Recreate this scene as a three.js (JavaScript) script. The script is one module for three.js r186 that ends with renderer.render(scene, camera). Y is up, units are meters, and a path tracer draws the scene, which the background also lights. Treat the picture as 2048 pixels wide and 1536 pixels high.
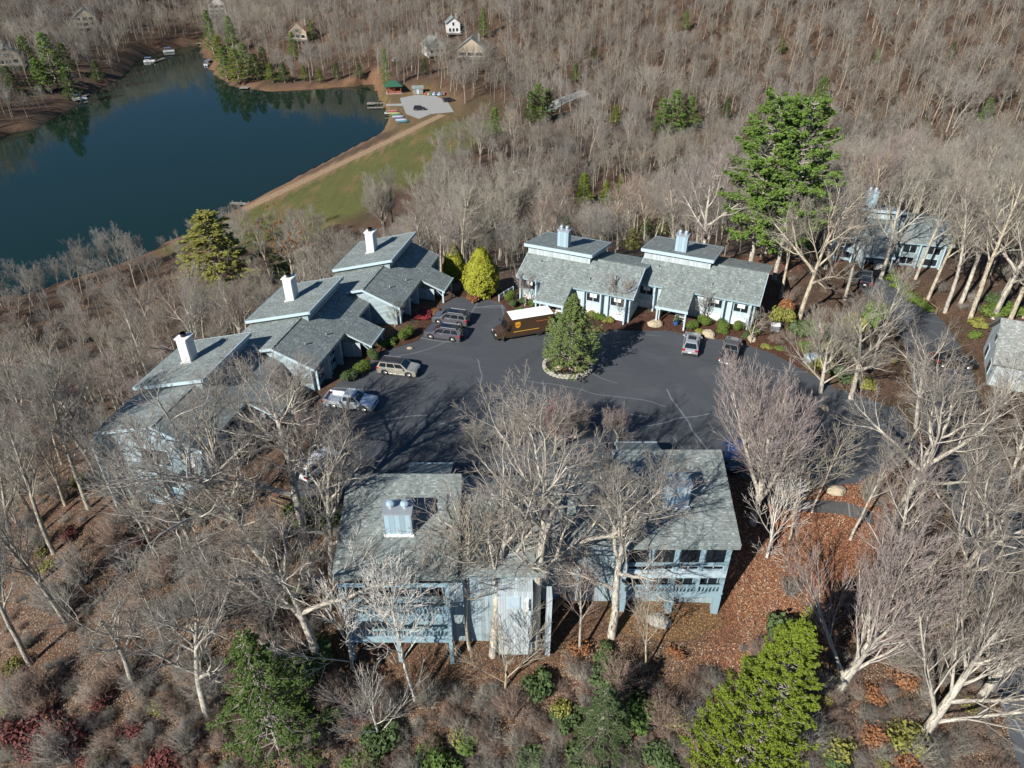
import * as THREE from 'three';
import { mergeGeometries } from 'three/addons/utils/BufferGeometryUtils.js';
import { ImprovedNoise } from 'three/addons/math/ImprovedNoise.js';

// ---------------------------------------------------------------- camera, sky, sun, exposure
const scene = new THREE.Scene();
const FPX = 1470, PITCH = 34.6 * Math.PI / 180, CAM_Y = 47;         // photo focal length in pixels of the 2048 x 1536 frame
const camera = new THREE.PerspectiveCamera(2 * Math.atan(768 / FPX) * 180 / Math.PI, 4 / 3, 0.5, 3000);
camera.position.set(0, CAM_Y, 0);
camera.rotation.set(-PITCH, 0, 0);
const renderer = new THREE.WebGLRenderer({ antialias: true });
renderer.toneMapping = THREE.LinearToneMapping;
renderer.toneMappingExposure = 1.55;
renderer.shadowMap.enabled = true;
{
  const w = 256, h = 128, data = new Float32Array(w * h * 4);
  for (let j = 0; j < h; j++) for (let i = 0; i < w; i++) {
    const el = Math.max(0, (j + 0.5) / h - 0.5) * Math.PI, t = Math.pow(1 - Math.sin(el), 8), o = (j * w + i) * 4;
    data[o] = 0.026 + 0.14 * t; data[o + 1] = 0.076 + 0.16 * t; data[o + 2] = 0.175 + 0.18 * t; data[o + 3] = 1;
  }
  const sky = new THREE.DataTexture(data, w, h, THREE.RGBAFormat, THREE.FloatType);
  sky.mapping = THREE.EquirectangularReflectionMapping; sky.magFilter = THREE.LinearFilter; sky.needsUpdate = true;
  scene.background = sky; scene.environment = sky;
  scene.backgroundIntensity = 1.0; scene.environmentIntensity = 1.0;
}
const sun = new THREE.DirectionalLight(new THREE.Color(1, 0.95, 0.88), 5);
const SUN = new THREE.Vector3(-0.66, 0.645, 0.75).normalize();
sun.position.copy(SUN).multiplyScalar(300).add(new THREE.Vector3(0, 0, -80));
sun.target.position.set(0, 0, -80);
sun.castShadow = true; sun.shadow.mapSize.set(4096, 4096);
Object.assign(sun.shadow.camera, { left: -260, right: 260, top: 260, bottom: -260, near: 1, far: 900 });
scene.add(sun, sun.target);

// ---------------------------------------------------------------- helpers
let seedState = 12345;
const srand = (s) => { seedState = s | 0; };
const rnd = () => { seedState = (seedState + 0x6d2b79f5) | 0; let t = Math.imul(seedState ^ (seedState >>> 15), 1 | seedState); t = (t + Math.imul(t ^ (t >>> 7), 61 | t)) ^ t; return ((t ^ (t >>> 14)) >>> 0) / 4294967296; };
const rr = (a, b) => a + (b - a) * rnd(), pick = (a) => a[Math.floor(rnd() * a.length)];
const perlin = new ImprovedNoise(), noise = (x, y, z = 0.5) => perlin.noise(x, y, z);
const fbm = (x, y, z = 0.5) => noise(x, y, z) + 0.5 * noise(x * 2.1, y * 2.1, z + 7) + 0.25 * noise(x * 4.3, y * 4.3, z + 13);
const clamp = (x, a, b) => Math.min(b, Math.max(a, x)), smooth = (a, b, x) => { const t = clamp((x - a) / (b - a), 0, 1); return t * t * (3 - 2 * t); };
const V = (x, y, z) => new THREE.Vector3(x, y, z);
const S = Math.sin(PITCH), C = Math.cos(PITCH);
// a photo pixel gives a direction; the height of what it touches gives the place
function P(u, v, y = 0) { const a = (u - 1024) / FPX, b = (v - 768) / FPX, z = (CAM_Y - y) / (S + b * C); return [a * z, -(C - b * S) * z]; }

const taken = new Map();
function numbered(name) { const n = taken.get(name) ?? 0; taken.set(name, n + 1); return n ? name + '_' + String(n).padStart(3, '0') : name; }
function tag(o, label, category, group, kind) { if (label) o.userData.label = label; if (category) o.userData.category = category; if (group) o.userData.group = group; if (kind) o.userData.kind = kind; return o; }
function thing(name, label, category, pos = [0, 0, 0], turn = 0, group) {
  const o = new THREE.Group(); o.name = numbered(name); o.position.set(...pos); o.rotation.y = turn; scene.add(o);
  return tag(o, label, category, group);
}
function mesh(name, geo, mat, parent) {
  const m = new THREE.Mesh(geo.isBufferGeometry ? geo : geo.build(), mat); m.castShadow = m.receiveShadow = true;
  m.name = parent ? name : numbered(name); (parent ?? scene).add(m); return m;
}
function structure(name, geo, mat, label) { const m = mesh(name, geo, mat); tag(m, label, undefined, undefined, 'structure'); return m; }

// a little geometry collector: flat faces with uv in metres
class Geo {
  constructor() { this.p = []; this.n = []; this.t = []; this.i = []; this.c = null; }
  get count() { return this.p.length / 3; }
  vert(x, y, z, nx, ny, nz, u = 0, v = 0) { this.p.push(x, y, z); this.n.push(nx, ny, nz); this.t.push(u, v); return this.p.length / 3 - 1; }
  quad(a, b, c, d, su = 1, sv = 1) {   // corners in order, a-b runs along u, a-d along v
    const e1 = V(b[0] - a[0], b[1] - a[1], b[2] - a[2]), e2 = V(d[0] - a[0], d[1] - a[1], d[2] - a[2]);
    if (e2.lengthSq() < 1e-9) e2.set(c[0] - a[0], c[1] - a[1], c[2] - a[2]);
    const n = e1.clone().cross(e2).normalize(), ux = e1.clone().normalize(), vx = n.clone().cross(ux), k = this.count;
    for (const q of [a, b, c, d]) { const r = V(q[0] - a[0], q[1] - a[1], q[2] - a[2]); this.vert(q[0], q[1], q[2], n.x, n.y, n.z, r.dot(ux) * su, r.dot(vx) * sv); }
    this.i.push(k, k + 1, k + 2, k, k + 2, k + 3); return this;
  }
  tri(a, b, c) {
    const e1 = V(b[0] - a[0], b[1] - a[1], b[2] - a[2]), n = e1.clone().cross(V(c[0] - a[0], c[1] - a[1], c[2] - a[2])).normalize(), ux = e1.normalize(), vx = n.clone().cross(ux), k = this.count;
    for (const q of [a, b, c]) { const r = V(q[0] - a[0], q[1] - a[1], q[2] - a[2]); this.vert(q[0], q[1], q[2], n.x, n.y, n.z, r.dot(ux), r.dot(vx)); }
    this.i.push(k, k + 1, k + 2); return this;
  }
  box(x0, x1, y0, y1, z0, z1) {
    this.quad([x0, y0, z1], [x1, y0, z1], [x1, y1, z1], [x0, y1, z1]); this.quad([x1, y0, z0], [x0, y0, z0], [x0, y1, z0], [x1, y1, z0]);
    this.quad([x1, y0, z1], [x1, y0, z0], [x1, y1, z0], [x1, y1, z1]); this.quad([x0, y0, z0], [x0, y0, z1], [x0, y1, z1], [x0, y1, z0]);
    this.quad([x0, y1, z1], [x1, y1, z1], [x1, y1, z0], [x0, y1, z0]); this.quad([x0, y0, z0], [x1, y0, z0], [x1, y0, z1], [x0, y0, z1]);
    return this;
  }
  hexa(b, t) {   // two rings of four corners, bottom and top
    for (let k = 0; k < 4; k++) { const j = (k + 1) % 4; this.quad(b[k], b[j], t[j], t[k]); }
    this.quad(t[0], t[1], t[2], t[3]); this.quad(b[3], b[2], b[1], b[0]); return this;
  }
  slab(a, b, c, d, th) { const dn = (q) => [q[0], q[1] - th, q[2]]; return this.hexa([dn(a), dn(b), dn(c), dn(d)], [a, b, c, d]); }
  poly(pts, th, axis) {   // convex polygon slab: pts are [s, y], extruded along axis 'x' or 'z' from at[0] to at[1]
    const [k0, k1] = th, q = (p, k) => (axis === 'x' ? [k, p[1], p[0]] : [p[0], p[1], k]);
    for (let j = 0; j < pts.length; j++) { const e = (j + 1) % pts.length; this.quad(q(pts[j], k1), q(pts[j], k0), q(pts[e], k0), q(pts[e], k1)); }
    for (let j = 1; j + 1 < pts.length; j++) { this.tri(q(pts[0], k1), q(pts[j], k1), q(pts[j + 1], k1)); this.tri(q(pts[0], k0), q(pts[j + 1], k0), q(pts[j], k0)); }
    return this;
  }
  beam(a, b, w, h) {   // straight bar between two points
    const d = V(b[0] - a[0], b[1] - a[1], b[2] - a[2]), l = d.length(); d.divideScalar(l);
    const s = Math.abs(d.y) > 0.95 ? V(1, 0, 0) : V(0, 1, 0).cross(d).normalize(), u = d.clone().cross(s).normalize();
    const ring = (p) => [[-1, -1], [1, -1], [1, 1], [-1, 1]].map(([i, j]) => [p[0] + s.x * i * w / 2 + u.x * j * h / 2, p[1] + s.y * i * w / 2 + u.y * j * h / 2, p[2] + s.z * i * w / 2 + u.z * j * h / 2]);
    return this.hexa(ring(a), ring(b));
  }
  tube(pts, rad, sides, u0 = 0) {   // tapered tube along a polyline of Vector3, smooth normals; a zero last radius closes to a point
    const n = pts.length, k0 = this.count; let along = u0;
    let side = null;
    for (let i = 0; i < n; i++) {
      const d = (i < n - 1 ? pts[i + 1].clone().sub(pts[i]) : pts[i].clone().sub(pts[i - 1])).normalize();
      if (!side) side = (Math.abs(d.y) > 0.9 ? V(1, 0, 0) : V(0, 1, 0)).cross(d).normalize();
      else side.addScaledVector(d, -side.dot(d)).normalize();
      const up = d.clone().cross(side);
      if (i) along += pts[i].distanceTo(pts[i - 1]);
      const m = rad[i] > 0 ? sides : 1;
      for (let s = 0; s < m; s++) {
        const a = s / sides * 2 * Math.PI, x = side.x * Math.cos(a) + up.x * Math.sin(a), y = side.y * Math.cos(a) + up.y * Math.sin(a), z = side.z * Math.cos(a) + up.z * Math.sin(a), r = rad[i];
        if (m === 1) this.vert(pts[i].x, pts[i].y, pts[i].z, d.x, d.y, d.z, 0, along); else this.vert(pts[i].x + x * r, pts[i].y + y * r, pts[i].z + z * r, x, y, z, s / sides, along);
      }
      if (i) {
        const a0 = k0 + (i - 1) * sides, b0 = k0 + i * sides;
        for (let s = 0; s < sides; s++) { const e = (s + 1) % sides; if (m === 1) this.i.push(a0 + s, a0 + e, b0); else this.i.push(a0 + s, a0 + e, b0 + e, a0 + s, b0 + e, b0 + s); }
      }
    }
    return this;
  }
  cyl(x, y0, y1, z, r0, r1 = r0, sides = 12) {
    this.tube([V(x, y0, z), V(x, y1, z)], [r0, r1], sides); const k = this.count; this.vert(x, y1, z, 0, 1, 0);
    for (let s = 0; s < sides; s++) { const a = s / sides * 2 * Math.PI; this.vert(x + Math.cos(a) * r1, y1, z + Math.sin(a) * r1, 0, 1, 0); this.i.push(k, k + 1 + s, k + 1 + (s + 1) % sides); }
    return this;
  }
  add(g, m) {   // append a three.js geometry, optionally moved
    g = g.clone(); if (m) g.applyMatrix4(m); const k = this.count, p = g.attributes.position, n = g.attributes.normal, t = g.attributes.uv;
    for (let i = 0; i < p.count; i++) this.vert(p.getX(i), p.getY(i), p.getZ(i), n.getX(i), n.getY(i), n.getZ(i), t ? t.getX(i) : 0, t ? t.getY(i) : 0);
    if (g.index) for (let i = 0; i < g.index.count; i++) this.i.push(g.index.getX(i) + k); else for (let i = 0; i < p.count; i++) this.i.push(i + k);
    return this;
  }
  build() {
    const g = new THREE.BufferGeometry();
    g.setAttribute('position', new THREE.BufferAttribute(new Float32Array(this.p), 3));
    g.setAttribute('normal', new THREE.BufferAttribute(new Float32Array(this.n), 3));
    g.setAttribute('uv', new THREE.BufferAttribute(new Float32Array(this.t), 2));
    if (this.c) g.setAttribute('color', new THREE.BufferAttribute(new Float32Array(this.c), 3));
    g.setIndex(new THREE.BufferAttribute(new Uint32Array(this.i), 1)); return g;
  }
}
const BOX = (x0, x1, y0, y1, z0, z1) => new Geo().box(x0, x1, y0, y1, z0, z1);
const at = (x, y, z, ry = 0, rx = 0, rz = 0, sx = 1, sy = sx, sz = sx) => new THREE.Matrix4().compose(V(x, y, z), new THREE.Quaternion().setFromEuler(new THREE.Euler(rx, ry, rz, 'YXZ')), V(sx, sy, sz));

// ---------------------------------------------------------------- textures and materials
function canvasTex(w, h, draw, repeat = [1, 1], srgb = true) {
  const c = document.createElement('canvas'); c.width = w; c.height = h; draw(c.getContext('2d'), w, h);
  const t = new THREE.CanvasTexture(c); t.wrapS = t.wrapT = THREE.RepeatWrapping; t.repeat.set(...repeat); t.magFilter = THREE.LinearFilter;
  if (srgb) t.colorSpace = THREE.SRGBColorSpace; return t;
}
const grey = (v) => { const k = clamp(Math.round(v * 255), 0, 255); return `rgb(${k},${k},${k})`; };
const rgb = (r, g, b) => `rgb(${clamp(Math.round(r), 0, 255)},${clamp(Math.round(g), 0, 255)},${clamp(Math.round(b), 0, 255)})`;
const lin = (r, g, b) => new THREE.Color().setRGB(r, g, b);
const std = (c, o = {}) => new THREE.MeshStandardMaterial({ color: c, roughness: 0.85, metalness: 0, ...o });
srand(7);
const shingleTex = canvasTex(1024, 1024, (g, w, h) => {   // 6 m tile: courses of tabs, pale and dark tabs mixed
  const rows = 42, cols = 26, rh = h / rows, cw = w / cols;
  for (let r = 0; r < rows; r++) for (let c = -1; c < cols + 1; c++) {
    const k = 0.53 + 0.07 * (rnd() - 0.5) + (rnd() < 0.22 ? 0.12 * rnd() + 0.03 : 0) - (rnd() < 0.15 ? 0.05 : 0), x = (c + (r % 2) * 0.5 + (r % 3) * 0.17) * cw;
    g.fillStyle = rgb(k * 248, k * 255, k * 248); g.fillRect(x, r * rh, cw + 1, rh + 1);
    g.fillStyle = 'rgba(30,34,36,0.35)'; g.fillRect(x, r * rh, 1.6, rh); 
  }
  for (let r = 0; r < rows; r++) { g.fillStyle = 'rgba(25,28,30,0.42)'; g.fillRect(0, r * rh, w, rh * 0.13); }
  for (let k = 0; k < 60; k++) { g.fillStyle = rnd() < 0.6 ? `rgba(60,66,56,${0.05 + 0.08 * rnd()})` : `rgba(210,214,206,${0.04 + 0.06 * rnd()})`; g.beginPath(); g.ellipse(rnd() * w, rnd() * h, 10 + rnd() * 40, 40 + rnd() * 160, 0, 0, 6.3); g.fill(); }
  for (let k = 0; k < 9000; k++) { g.fillStyle = rnd() < 0.5 ? 'rgba(20,22,22,0.13)' : 'rgba(230,236,232,0.10)'; g.fillRect(rnd() * w, rnd() * h, 2 + rnd() * 2, 2 + rnd() * 2); }
}, [1 / 6, 1 / 6]);
const boardTex = (gap) => canvasTex(512, 512, (g, w, h) => {   // 2.4 m tile of vertical siding boards, weathered tone per board
  const n = Math.round(2.4 / gap);
  for (let k = 0; k < n; k++) {
    const t = 0.86 + 0.12 * rnd(); g.fillStyle = grey(t); g.fillRect(k * w / n, 0, w / n + 1, h);
    for (let s = 0; s < 26; s++) { g.fillStyle = `rgba(60,70,70,${0.03 + 0.05 * rnd()})`; g.fillRect((k + rnd()) * w / n, rnd() * h, 1, 30 + rnd() * 160); }
    g.fillStyle = 'rgba(40,50,52,0.7)'; g.fillRect(k * w / n, 0, 3, h);
  }
}, [1 / 2.4, 1 / 2.4]);
const speckTex = (n, a, tile) => canvasTex(512, 512, (g, w, h) => {
  g.fillStyle = grey(0.88); g.fillRect(0, 0, w, h);
  for (let k = 0; k < n; k++) { const v = rnd(); g.fillStyle = v < 0.5 ? `rgba(30,26,22,${a * rnd()})` : `rgba(255,255,250,${a * rnd()})`; g.fillRect(rnd() * w, rnd() * h, 1 + rnd() * 5, 1 + rnd() * 5); }
}, [1 / tile, 1 / tile]);
const litterTex = canvasTex(1024, 1024, (g, w, h) => {   // 7 m tile of fallen leaves and twigs
  g.fillStyle = rgb(120, 112, 105); g.fillRect(0, 0, w, h);
  for (let k = 0; k < 15000; k++) {
    const t = rnd(), v = 0.5 + rnd() * 0.9; g.save(); g.translate(rnd() * w, rnd() * h); g.rotate(rnd() * 6.3);
    g.fillStyle = t < 0.55 ? rgb(168 * v, 142 * v, 124 * v) : t < 0.8 ? rgb(190 * v, 175 * v, 160 * v) : rgb(90 * v, 80 * v, 76 * v); g.beginPath(); g.ellipse(0, 0, 3 + rnd() * 7, 2 + rnd() * 4, 0, 0, 6.3); g.fill(); g.restore();
  }
  for (let k = 0; k < 500; k++) { g.strokeStyle = rnd() < 0.6 ? 'rgba(210,200,190,0.7)' : 'rgba(50,42,38,0.8)'; g.lineWidth = 1 + rnd() * 2; const x = rnd() * w, y = rnd() * h, a = rnd() * 6.3, l = 10 + rnd() * 60; g.beginPath(); g.moveTo(x, y); g.lineTo(x + Math.cos(a) * l, y + Math.sin(a) * l); g.stroke(); }
}, [1 / 7, 1 / 7]);
const barkTex = canvasTex(128, 512, (g, w, h) => {   // u round the stem, v along it (4 m)
  g.fillStyle = grey(0.8); g.fillRect(0, 0, w, h);
  for (let k = 0; k < 900; k++) { const v = rnd(); g.fillStyle = v < 0.55 ? `rgba(50,44,38,${0.1 + 0.25 * rnd()})` : `rgba(255,252,240,${0.1 + 0.35 * rnd()})`; g.fillRect(rnd() * w, rnd() * h, 2 + rnd() * 6, 6 + rnd() * 40); }
  for (let k = 0; k < 40; k++) { g.fillStyle = `rgba(235,240,225,${0.25 + 0.3 * rnd()})`; g.beginPath(); g.ellipse(rnd() * w, rnd() * h, 4 + rnd() * 14, 6 + rnd() * 24, 0, 0, 6.3); g.fill(); }
}, [1, 1 / 4]);
const M = {
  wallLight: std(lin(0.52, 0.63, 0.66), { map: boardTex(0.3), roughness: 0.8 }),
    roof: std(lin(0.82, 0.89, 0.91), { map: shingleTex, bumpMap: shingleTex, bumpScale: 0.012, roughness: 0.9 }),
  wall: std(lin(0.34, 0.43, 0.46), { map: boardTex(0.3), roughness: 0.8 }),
  wallPale: std(lin(0.5, 0.57, 0.59), { map: boardTex(0.2), roughness: 0.8 }),
  trim: std(lin(0.24, 0.35, 0.4), { roughness: 0.6 }),
  trimPale: std(lin(0.4, 0.51, 0.56), { roughness: 0.6 }),
  white: std(lin(0.78, 0.78, 0.76), { roughness: 0.6 }),
  chimneyWhite: std(lin(0.72, 0.74, 0.76), { map: boardTex(0.3), roughness: 0.7 }),
  chimneyBlue: std(lin(0.34, 0.47, 0.54), { map: boardTex(0.4), roughness: 0.7 }),
  darkMetal: std(lin(0.03, 0.03, 0.033), { roughness: 0.45, metalness: 0.4 }),
  galv: std(lin(0.4, 0.44, 0.47), { roughness: 0.45, metalness: 0.4 }),
  glass: new THREE.MeshPhysicalMaterial({ color: lin(0.015, 0.02, 0.025), roughness: 0.06, specularIntensity: 1 }),
  blind: std(lin(0.7, 0.7, 0.68), { roughness: 0.8 }),
  dark: std(lin(0.03, 0.032, 0.034), { roughness: 0.9 }),
  wood: std(lin(0.3, 0.21, 0.12), { map: boardTex(0.1), roughness: 0.85 }),
  woodGrey: std(lin(0.3, 0.28, 0.25), { map: boardTex(0.12), roughness: 0.9 }),
  concrete: std(lin(0.42, 0.41, 0.38), { map: speckTex(6000, 0.3, 3), roughness: 0.95 }),
  stone: std(lin(0.44, 0.42, 0.36), { map: speckTex(5000, 0.5, 1.2), roughness: 0.95 }),
  boulder: std(lin(0.5, 0.42, 0.3), { map: speckTex(5000, 0.5, 1.5), roughness: 0.95 }),
  mulch: std(lin(0.2, 0.1, 0.06), { map: litterTex, roughness: 1 }),
  soil: std(lin(0.09, 0.06, 0.04), { map: litterTex, roughness: 1 }),
  sandBare: std(lin(0.4, 0.29, 0.16), { map: litterTex, roughness: 1 }),
  gravel: std(lin(0.42, 0.42, 0.40), { map: speckTex(12000, 0.4, 5), roughness: 1 }),
};
// ---------------------------------------------------------------- the land
const LAKE = -32;
const px = (list, y) => list.map(([u, v]) => P(u, v, y));
const lakeShore = [...px([[-420, 380], [-200, 330], [0, 271], [60, 256], [120, 222], [150, 204], [200, 176], [235, 160], [246, 138], [285, 110], [340, 97], [400, 86], [416, 94], [424, 130], [438, 155], [470, 174], [540, 183], [620, 179], [700, 172], [752, 166], [762, 195], [784, 236], [768, 262], [700, 298], [600, 350], [520, 402], [478, 430]], LAKE), [-92, -172], [-110, -150], [-135, -140], [-170, -138], [-230, -150], [-300, -190]];
const dam = { a: P(478, 424, -30), b: P(885, 232, -30) };
const beach = px([[757, 200], [770, 186], [800, 184], [850, 186], [905, 200], [925, 226], [850, 244], [800, 256], [788, 238], [775, 215]], -29.6);
const lotEdge = px([[578, 1000], [618, 905], [640, 830], [652, 790], [690, 752], [740, 724], [760, 702], [836, 680], [862, 642], [884, 615], [906, 594], [958, 598], [1003, 607], [1020, 630], [1080, 644], [1140, 655], [1190, 668], [1230, 660], [1290, 662], [1330, 662], [1420, 676], [1500, 692], [1545, 708], [1600, 738], [1660, 772], [1740, 800], [1790, 815], [1850, 905], [1700, 970], [1600, 985], [1500, 955]], 0);
lotEdge.push([8, -53.2], [-14, -50.6]);
const driveLine = [[51.7, 97, 0], [51.4, 90, 0], [52, 82, 0], [50, 72, 0], [47, 63, -0.6], [46, 55, -2], [44.5, 45, -4.6], [43, 36, -7.4], [41, 24, -10]];
const leftRoad = [[-90, 70, -13], [-70, 66, -12], [-60, 60, -11], [-54, 50, -10.6], [-50, 40, -10.6], [-46, 30, -11.5], [-44, 20, -13]];
const valleyLot = px([[930, 452], [968, 408], [1050, 396], [1085, 408], [1075, 424], [1020, 436], [985, 460]], -40);

function inside(poly, x, z) { let k = false; for (let i = 0, j = poly.length - 1; i < poly.length; j = i++) { const [xi, zi] = poly[i], [xj, zj] = poly[j]; if ((zi > z) !== (zj > z) && x < (xj - xi) * (z - zi) / (zj - zi) + xi) k = !k; } return k; }
function segDist(ax, az, bx, bz, x, z) { const dx = bx - ax, dz = bz - az, t = clamp(((x - ax) * dx + (z - az) * dz) / (dx * dx + dz * dz), 0, 1); return [Math.hypot(x - ax - dx * t, z - az - dz * t), t]; }
function edgeDist(poly, x, z) { let d = 1e9; for (let i = 0, j = poly.length - 1; i < poly.length; j = i++) d = Math.min(d, segDist(poly[j][0], poly[j][1], poly[i][0], poly[i][1], x, z)[0]); return inside(poly, x, z) ? -d : d; }   // negative inside
function lineDist(line, x, z) { let best = 1e9, y = 0; for (let i = 0; i + 1 < line.length; i++) { const [d, t] = segDist(line[i][0], -line[i][1], line[i + 1][0], -line[i + 1][1], x, z); if (d < best) { best = d; y = line[i][2] + (line[i + 1][2] - line[i][2]) * t; } } return [best, y]; }

// spot heights [x, forward, y] joined by a thin-plate surface
const spots = [
  [0, 54, 0], [-15, 54, 0], [15, 56, 0], [30, 60, 0], [0, 70, 0], [20, 75, 0], [-15, 70, 0], [0, 88, 0.2], [15, 90, 0.3], [30, 90, 0.3], [-20, 88, -0.5], [35, 98, -0.6], [50, 100, 0], [52, 82, 0], [47, 63, -0.6], [62, 68, 0], [58, 108, -1],
  [-8, 45, -1.8], [8, 47, -1.5], [-5, 38, -5.4], [-12, 38, -5.2], [17, 41, -4.8], [9, 40, -5.2], [2, 38, -5.6], [26, 47, -2.6], [30, 54, -0.6], [22, 38, -5.8], [0, 28, -9.5], [18, 28, -9.8], [-15, 28, -9.6], [32, 38, -5.8], [30, 24, -11], [0, 15, -14], [40, 10, -16], [-40, 10, -16], [-20, 46, -2.2], [-22, 40, -4.6], [-30, 46, -3.6],
  [-33, 36, -6.6], [-40, 44, -7], [-46, 36, -9.5], [-54, 50, -10.6], [-60, 60, -11], [-44, 60, -6], [-36, 66, -4], [-30, 84, -4.5], [-24, 98, -6], [-48, 72, -10], [-42, 92, -12], [-60, 80, -15], [-60, 105, -21], [-85, 90, -22], [-80, 130, -30], [-100, 140, -31], [-130, 120, -28], [-170, 115, -26], [-110, 70, -18], [-90, 45, -14], [-160, 60, -20],
  [-10, 108, -6], [-30, 120, -16], [-45, 145, -26], [-62, 178, -30], [-40, 180, -36], [10, 125, -11], [0, 160, -26], [30, 130, -11], [-25, 205, -41], [5, 195, -37], [0, 232, -40], [30, 190, -32], [30, 240, -40], [60, 230, -36], [-10, 262, -37], [55, 150, -14], [65, 120, -3], [85, 90, 1], [85, 55, -3], [75, 35, -8], [100, 130, -6], [100, 180, -20], [90, 240, -31], [60, 300, -33], [20, 290, -35], [0, 320, -29], [130, 250, -25], [160, 180, -14], [140, 100, -1], [190, 260, -12], [140, 320, -16], [90, 350, -20], [40, 370, -18], [-10, 380, -20], [-40, 345, -26],
  [-60, 390, -22], [-90, 380, -28], [-110, 420, -16], [-60, 440, -8], [0, 440, -4], [60, 430, -4], [120, 410, -2], [180, 380, 2], [240, 360, 6], [260, 300, 2], [300, 450, 28], [150, 500, 22], [50, 520, 18], [-60, 520, 6], [-180, 560, -8], [-138, 400, -27], [-175, 492, -25], [-205, 345, -27], [-240, 345, -19], [-212, 285, -26], [-215, 420, -26], [-250, 430, -14], [-260, 270, -18], [-300, 400, -6], [-320, 300, -6], [-250, 500, -2], [0, 620, 26], [200, 620, 36], [-200, 620, 12], [-380, 500, 10], [400, 500, 40], [400, 300, 14], [400, 100, 2], [-400, 100, -16], [-400, 250, -14], [0, 760, 36], [400, 760, 50], [-400, 760, 26], [-300, 20, -22], [300, 20, -10], [200, 60, -6],
];
const surf = (() => {
  const n = spots.length, N = n + 3, A = Array.from({ length: N }, () => new Float64Array(N + 1)), k = (r2) => (r2 < 1e-9 ? 0 : r2 * Math.log(r2));
  for (let i = 0; i < n; i++) {
    for (let j = 0; j < n; j++) A[i][j] = k(((spots[i][0] - spots[j][0]) / 100) ** 2 + ((spots[i][1] - spots[j][1]) / 100) ** 2);
    A[i][i] += 0.004;
    A[i][n] = 1; A[i][n + 1] = spots[i][0] / 100; A[i][n + 2] = spots[i][1] / 100; A[i][N] = spots[i][2];
    A[n][i] = 1; A[n + 1][i] = spots[i][0] / 100; A[n + 2][i] = spots[i][1] / 100;
  }
  for (let c = 0; c < N; c++) { let p = c; for (let r = c + 1; r < N; r++) if (Math.abs(A[r][c]) > Math.abs(A[p][c])) p = r; [A[c], A[p]] = [A[p], A[c]]; for (let r = 0; r < N; r++) if (r !== c) { const f = A[r][c] / A[c][c]; if (f) for (let q = c; q <= N; q++) A[r][q] -= f * A[c][q]; } }
  const w = A.map((row, i) => row[N] / row[i]);
  return (x, F) => { let y = w[n] + w[n + 1] * x / 100 + w[n + 2] * F / 100; for (let i = 0; i < n; i++) y += w[i] * k(((x - spots[i][0]) / 100) ** 2 + ((F - spots[i][1]) / 100) ** 2); return y; };
})();
function rawHeight(x, z) {
  let y = surf(x, -z);
  const dl = edgeDist(lotEdge, x, z);
  y += (0.5 * noise(x * 0.07, z * 0.07) + 0.16 * noise(x * 0.3, z * 0.3)) * smooth(0, 12, dl);
  const far = smooth(120, 300, -z); y += far * 3.5 * noise(x * 0.016, z * 0.016, 3.1);
  y *= smooth(0, 3.5, Math.max(0, dl - 0.3)) || 0;
  if (dl < 0.3) y = 0;
  const [dr, yr] = lineDist(driveLine, x, z); if (dl > 0.3) y = yr + (y - yr) * smooth(3.4, 7, dr);
  const [dq, yq] = lineDist(leftRoad, x, z); y = yq + (y - yq) * smooth(3, 6, dq);
  const [dd, t] = segDist(dam.a[0], dam.a[1], dam.b[0], dam.b[1], x, z); if (dd < 60) y = Math.max(y, -30 - Math.max(0, dd - 3.2) * 0.42);
  const db = edgeDist(beach, x, z); y = -29.6 + (y + 29.6) * smooth(0, 9, db);
  const dv = edgeDist(valleyLot, x, z); if (dv < 8) y = -40 + (y + 40) * smooth(0, 6, dv);
  if (-z > 110) { const s = edgeDist(lakeShore, x, z); y = s < 0 ? Math.min(y, LAKE - Math.min(5, -s * 0.35)) : Math.max(y, LAKE + 0.15 + Math.min(s * 0.3, 1.6)); }
  return y;
}
// one sheet: fine near the buildings, coarse towards the horizon
function axis(lo, hi, f0, f1, fine, grow, most) { const out = []; for (let x = f0; x <= f1; x += fine) out.push(x); let s = fine, x = f0; while (x > lo) { s = Math.min(most, s * grow); x -= s; out.unshift(x); } s = fine; x = out[out.length - 1]; while (x < hi) { s = Math.min(most, s * grow); x += s; out.push(x); } return out; }
const gx = axis(-520, 520, -62, 66, 1.1, 1.05, 7), gf = axis(2, 800, 14, 112, 1.1, 1.04, 6);
const GX = gx.length, GF = gf.length, heights = new Float32Array(GX * GF);
for (let j = 0; j < GF; j++) for (let i = 0; i < GX; i++) heights[j * GX + i] = rawHeight(gx[i], -gf[j]);
function cell(a, x) { let lo = 0, hi = a.length - 2; if (x <= a[0]) return 0; if (x >= a[hi]) return hi; while (lo < hi) { const m = (lo + hi + 1) >> 1; if (a[m] <= x) lo = m; else hi = m - 1; } return lo; }
function ground(x, z) { const i = cell(gx, x), j = cell(gf, -z), s = clamp((x - gx[i]) / (gx[i + 1] - gx[i]), 0, 1), t = clamp((-z - gf[j]) / (gf[j + 1] - gf[j]), 0, 1), k = j * GX + i; const h = heights; return (h[k] * (1 - s) + h[k + 1] * s) * (1 - t) + (h[k + GX] * (1 - s) + h[k + GX + 1] * s) * t; }
function hit(u, v) {   // where the ray of a photo pixel meets the land
  const a = (u - 1024) / FPX, b = (v - 768) / FPX, d = S + b * C, w = C - b * S; let z = 20;
  for (; z < 900; z += 0.5) if (CAM_Y - d * z < Math.max(ground(a * z, -w * z), -400)) break;
  return V(a * z, ground(a * z, -w * z), -w * z);
}
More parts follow.
